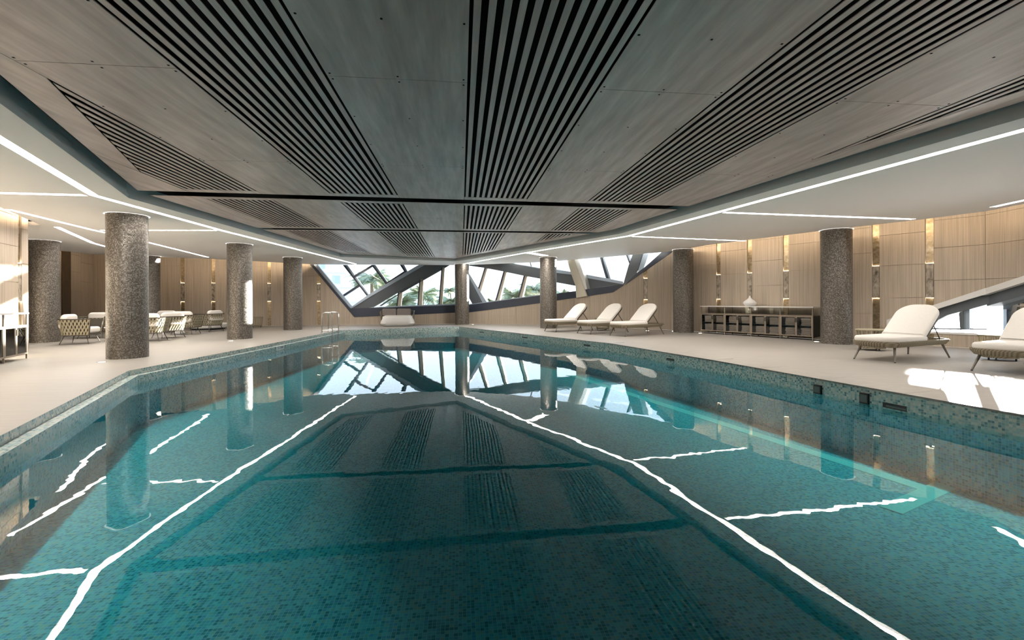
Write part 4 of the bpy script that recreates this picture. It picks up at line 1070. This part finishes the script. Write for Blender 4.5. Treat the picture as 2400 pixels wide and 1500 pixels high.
# ---- vase on the long cabinet
vp = P(1770, 718.5, .958)
tpos = st + dW * 1.62; nin = Vector((dW.y, -dW.x))
vx = Vector((tpos.x, tpos.y)) - nin * 0.0
R = Matrix.Translation((st.x, st.y, 0)) @ Matrix.Rotation(math.atan2(dW.y, dW.x), 4, 'Z')
vq = R @ Vector((seg_s(1770, *RW) - (Vector((st.x, st.y)) - Vector(RW[0])).dot(dW), .22, .958))
e = empty('onion_vase', vq); tag(e, 'white onion-shaped vase on the towel cabinet top', 'vase')
MB().lathe([(0.0001, 0), (.11, 0), (.165, .03), (.20, .085), (.195, .13), (.15, .175), (.085, .22), (.045, .265), (.024, .31), (.02, .335)], 32).build('body', M['white'], e, smooth=True)
MB().lathe([(.02, .33), (.026, .338), (.017, .342), (.014, .31)], 20).build('lip', M['white'], e, smooth=True)
# ================================================================== outside
def at(px, dist, z):
    r = ray(px, 706); r.z = 0; p = r * dist
    return Vector((p.x, p.y, z))
MB().add([(-160, 26, -0.5), (-18, 26, -0.5), (-18, 24.7, -0.5), (0.2, 24.8, -0.5), (4.6, 22.4, -0.5), (8.9, 17.6, -0.5), (11.3, 12.3, -0.5), (13, 9.4, -0.5), (10.4, -12, -0.5), (60, -12, -0.5), (60, 60, -0.5), (-160, 60, -0.5)], [tuple(range(12))]).build('ground', M['terrace'])
tag(bpy.data.objects['ground'], 'pale terrace ground outside the windows', kind='structure')
sea = MB().add([(-1500, 60, -1.5), (60, 60, -1.5), (60, -300, -1.5), (1800, -300, -1.5), (1800, 1800, -1.5), (-1500, 1800, -1.5)], [tuple(range(6))]).build('sea', M['sea'])
tag(sea, 'bright hazy sea beyond the terrace', 'sea', kind='stuff')
def frond_mesh(L_, droop, seed):
    rnd = random.Random(seed); b = MB(); n = 14; pts = []
    for i in range(n + 1):
        u = i / n; pts.append(Vector((L_ * u * (1 - .12 * u), 0, L_ * (.42 * u - droop * u * u))))
    b.tube(pts, .022, 4, r2=.004)
    for i in range(1, n + 1):
        for sub in (0, .5):
            u = (i - sub) / n; p = pts[i].lerp(pts[i - 1], sub); t = (pts[i] - pts[i - 1]).normalized()
            ll = L_ * .30 * math.sin(min(1, u * 1.12) * PI) ** .6 + .08
            for s_ in (-1, 1):
                dr = (t * .55 + Vector((0, s_ * .85, -.35 - .35 * rnd.random()))).normalized()
                wv = t * (.035 + .02 * rnd.random()); q = p + dr * ll
                b.add([p - wv, p + wv, q + wv * .2, q - wv * .2], [(0, 1, 2, 3)])
    me = b.build('frond', M['palm'], None); d = me.data; bpy.data.objects.remove(me); return d
FR_ = [frond_mesh(1.9, .62, 1), frond_mesh(1.7, .40, 2), frond_mesh(2.0, .85, 3)]
PALMS = [(872, 39, 2.9, 1.15, 'palm tree seen through the upper panes beside the crossed beam'), (912, 50, 2.6, .95, 'smaller palm tree just behind the crossed beam'), (945, 36, 0.9, .95, 'low palm crown behind the first cream fins'), (990, 43, 1.7, 1.1, 'palm crown behind the cream fin next to the column'),
         (1052, 37, 0.9, .9, 'palm crown seen just beside the far column'), (1060, 52, 2.3, .6, 'small distant palm top beside the far column'), (1150, 44, .8, .8, 'low palm crown between the leaning fins'), (1203, 37, 1.4, 1.1, 'tall palm crown framed by two leaning cream fins'), (1256, 46, 2.0, 1.3, 'palm crown beside the column behind the loungers'), (1322, 37, 1.2, .9, 'palm crown under the dark top beam by the white post')]
for k, (px, dist, z, s, lab) in enumerate(PALMS):
    p = at(px, dist, -0.5); h = z + .5
    e = empty('palm_tree', p); tag(e, lab, 'palm', 'palms outside the far window')
    lean = .25 * math.sin(k * 2.1)
    MB().tube([(0, 0, 0), (lean * .3, 0, h * .4), (lean * .8, 0, h * .8), (lean, 0, h)], .17 * s, 8, r2=.11 * s).build('trunk', M['trunk'], e)
    nf = 24
    for i in range(nf):
        o = bpy.data.objects.new('frond', FR_[i % 3]); COL.objects.link(o); o.parent = e
        o.location = (lean, 0, h - .03); o.rotation_euler = (random.uniform(-.2, .2), random.uniform(-.75, .25), 2 * PI * i / nf * 5 + random.uniform(-.2, .2)); o.scale = (s, s, s)
def shrub(px, dist, w_, h_, lab):
    p = at(px, dist, -0.5); e = empty('shrub', p); tag(e, lab, 'shrub', 'shrubs outside the far window')
    b = MB(); rnd = random.Random(px)
    for i in range(420):
        a = rnd.random() * 2 * PI; rr = math.sqrt(rnd.random()) * w_ / 2; z = h_ * rnd.random() ** .7 * math.sqrt(max(.05, 1 - (rr / (w_ / 2)) ** 2))
        c = Vector((rr * math.cos(a), rr * math.sin(a), z)); d = Vector((rnd.gauss(0, 1), rnd.gauss(0, 1), rnd.gauss(.3, .7))).normalized(); sd = d.orthogonal().normalized()
        b.add([c - sd * .05, c + d * .16, c + sd * .05, c - d * .08], [(0, 1, 2, 3)])
    b.build('foliage', M['palm'], e)
    MB().tube([(0, 0, 0), (0, 0, h_ * .6)], .05, 6).build('stem', M['trunk'], e)
for px, dist, w_, h_, lab in ((905, 27.5, 1.5, 1.2, 'leafy shrub at the lower corner of the far window'), (938, 29.5, 1.6, 1.4, 'leafy shrub behind the first cream fin'), (975, 31.5, 1.6, 1.4, 'leafy shrub behind the second cream fin'), (1225, 28, 1.4, 1.3, 'leafy shrub behind the leaning fins'), (1262, 30.5, 1.5, 1.5, 'leafy shrub beside the column behind the loungers')):
    shrub(px, dist, w_, h_, lab)
# pale sloping building beyond the left panes
p = at(790, 62, -0.5); e = empty('neighbour_building', p, math.atan2(p.y, p.x) - PI / 2); tag(e, 'pale sloping building beyond the left panes of the far window', 'building')
MB().prism([(-9, 0, 0), (4.5, 0, 0), (-1.0, 0, 9), (-9, 0, 9)], (0, 8, 0)).build('wall', M['towerwall'], e)
for z in (1.6, 3.6, 5.6, 7.6):
    xr = 4.5 - 5.5 * z / 9
    MB().box(-9.2, xr + .25, -.25, 0, z, z + .22).build('balcony_slab', M['white'], e)
    for k in range(5): MB().box(-8.2 + k * 1.9, -7.2 + k * 1.9, -.04, .05, z + .5, z + 1.6).build('window', M['alu'], e) if -7.2 + k * 1.9 < xr - .8 else None
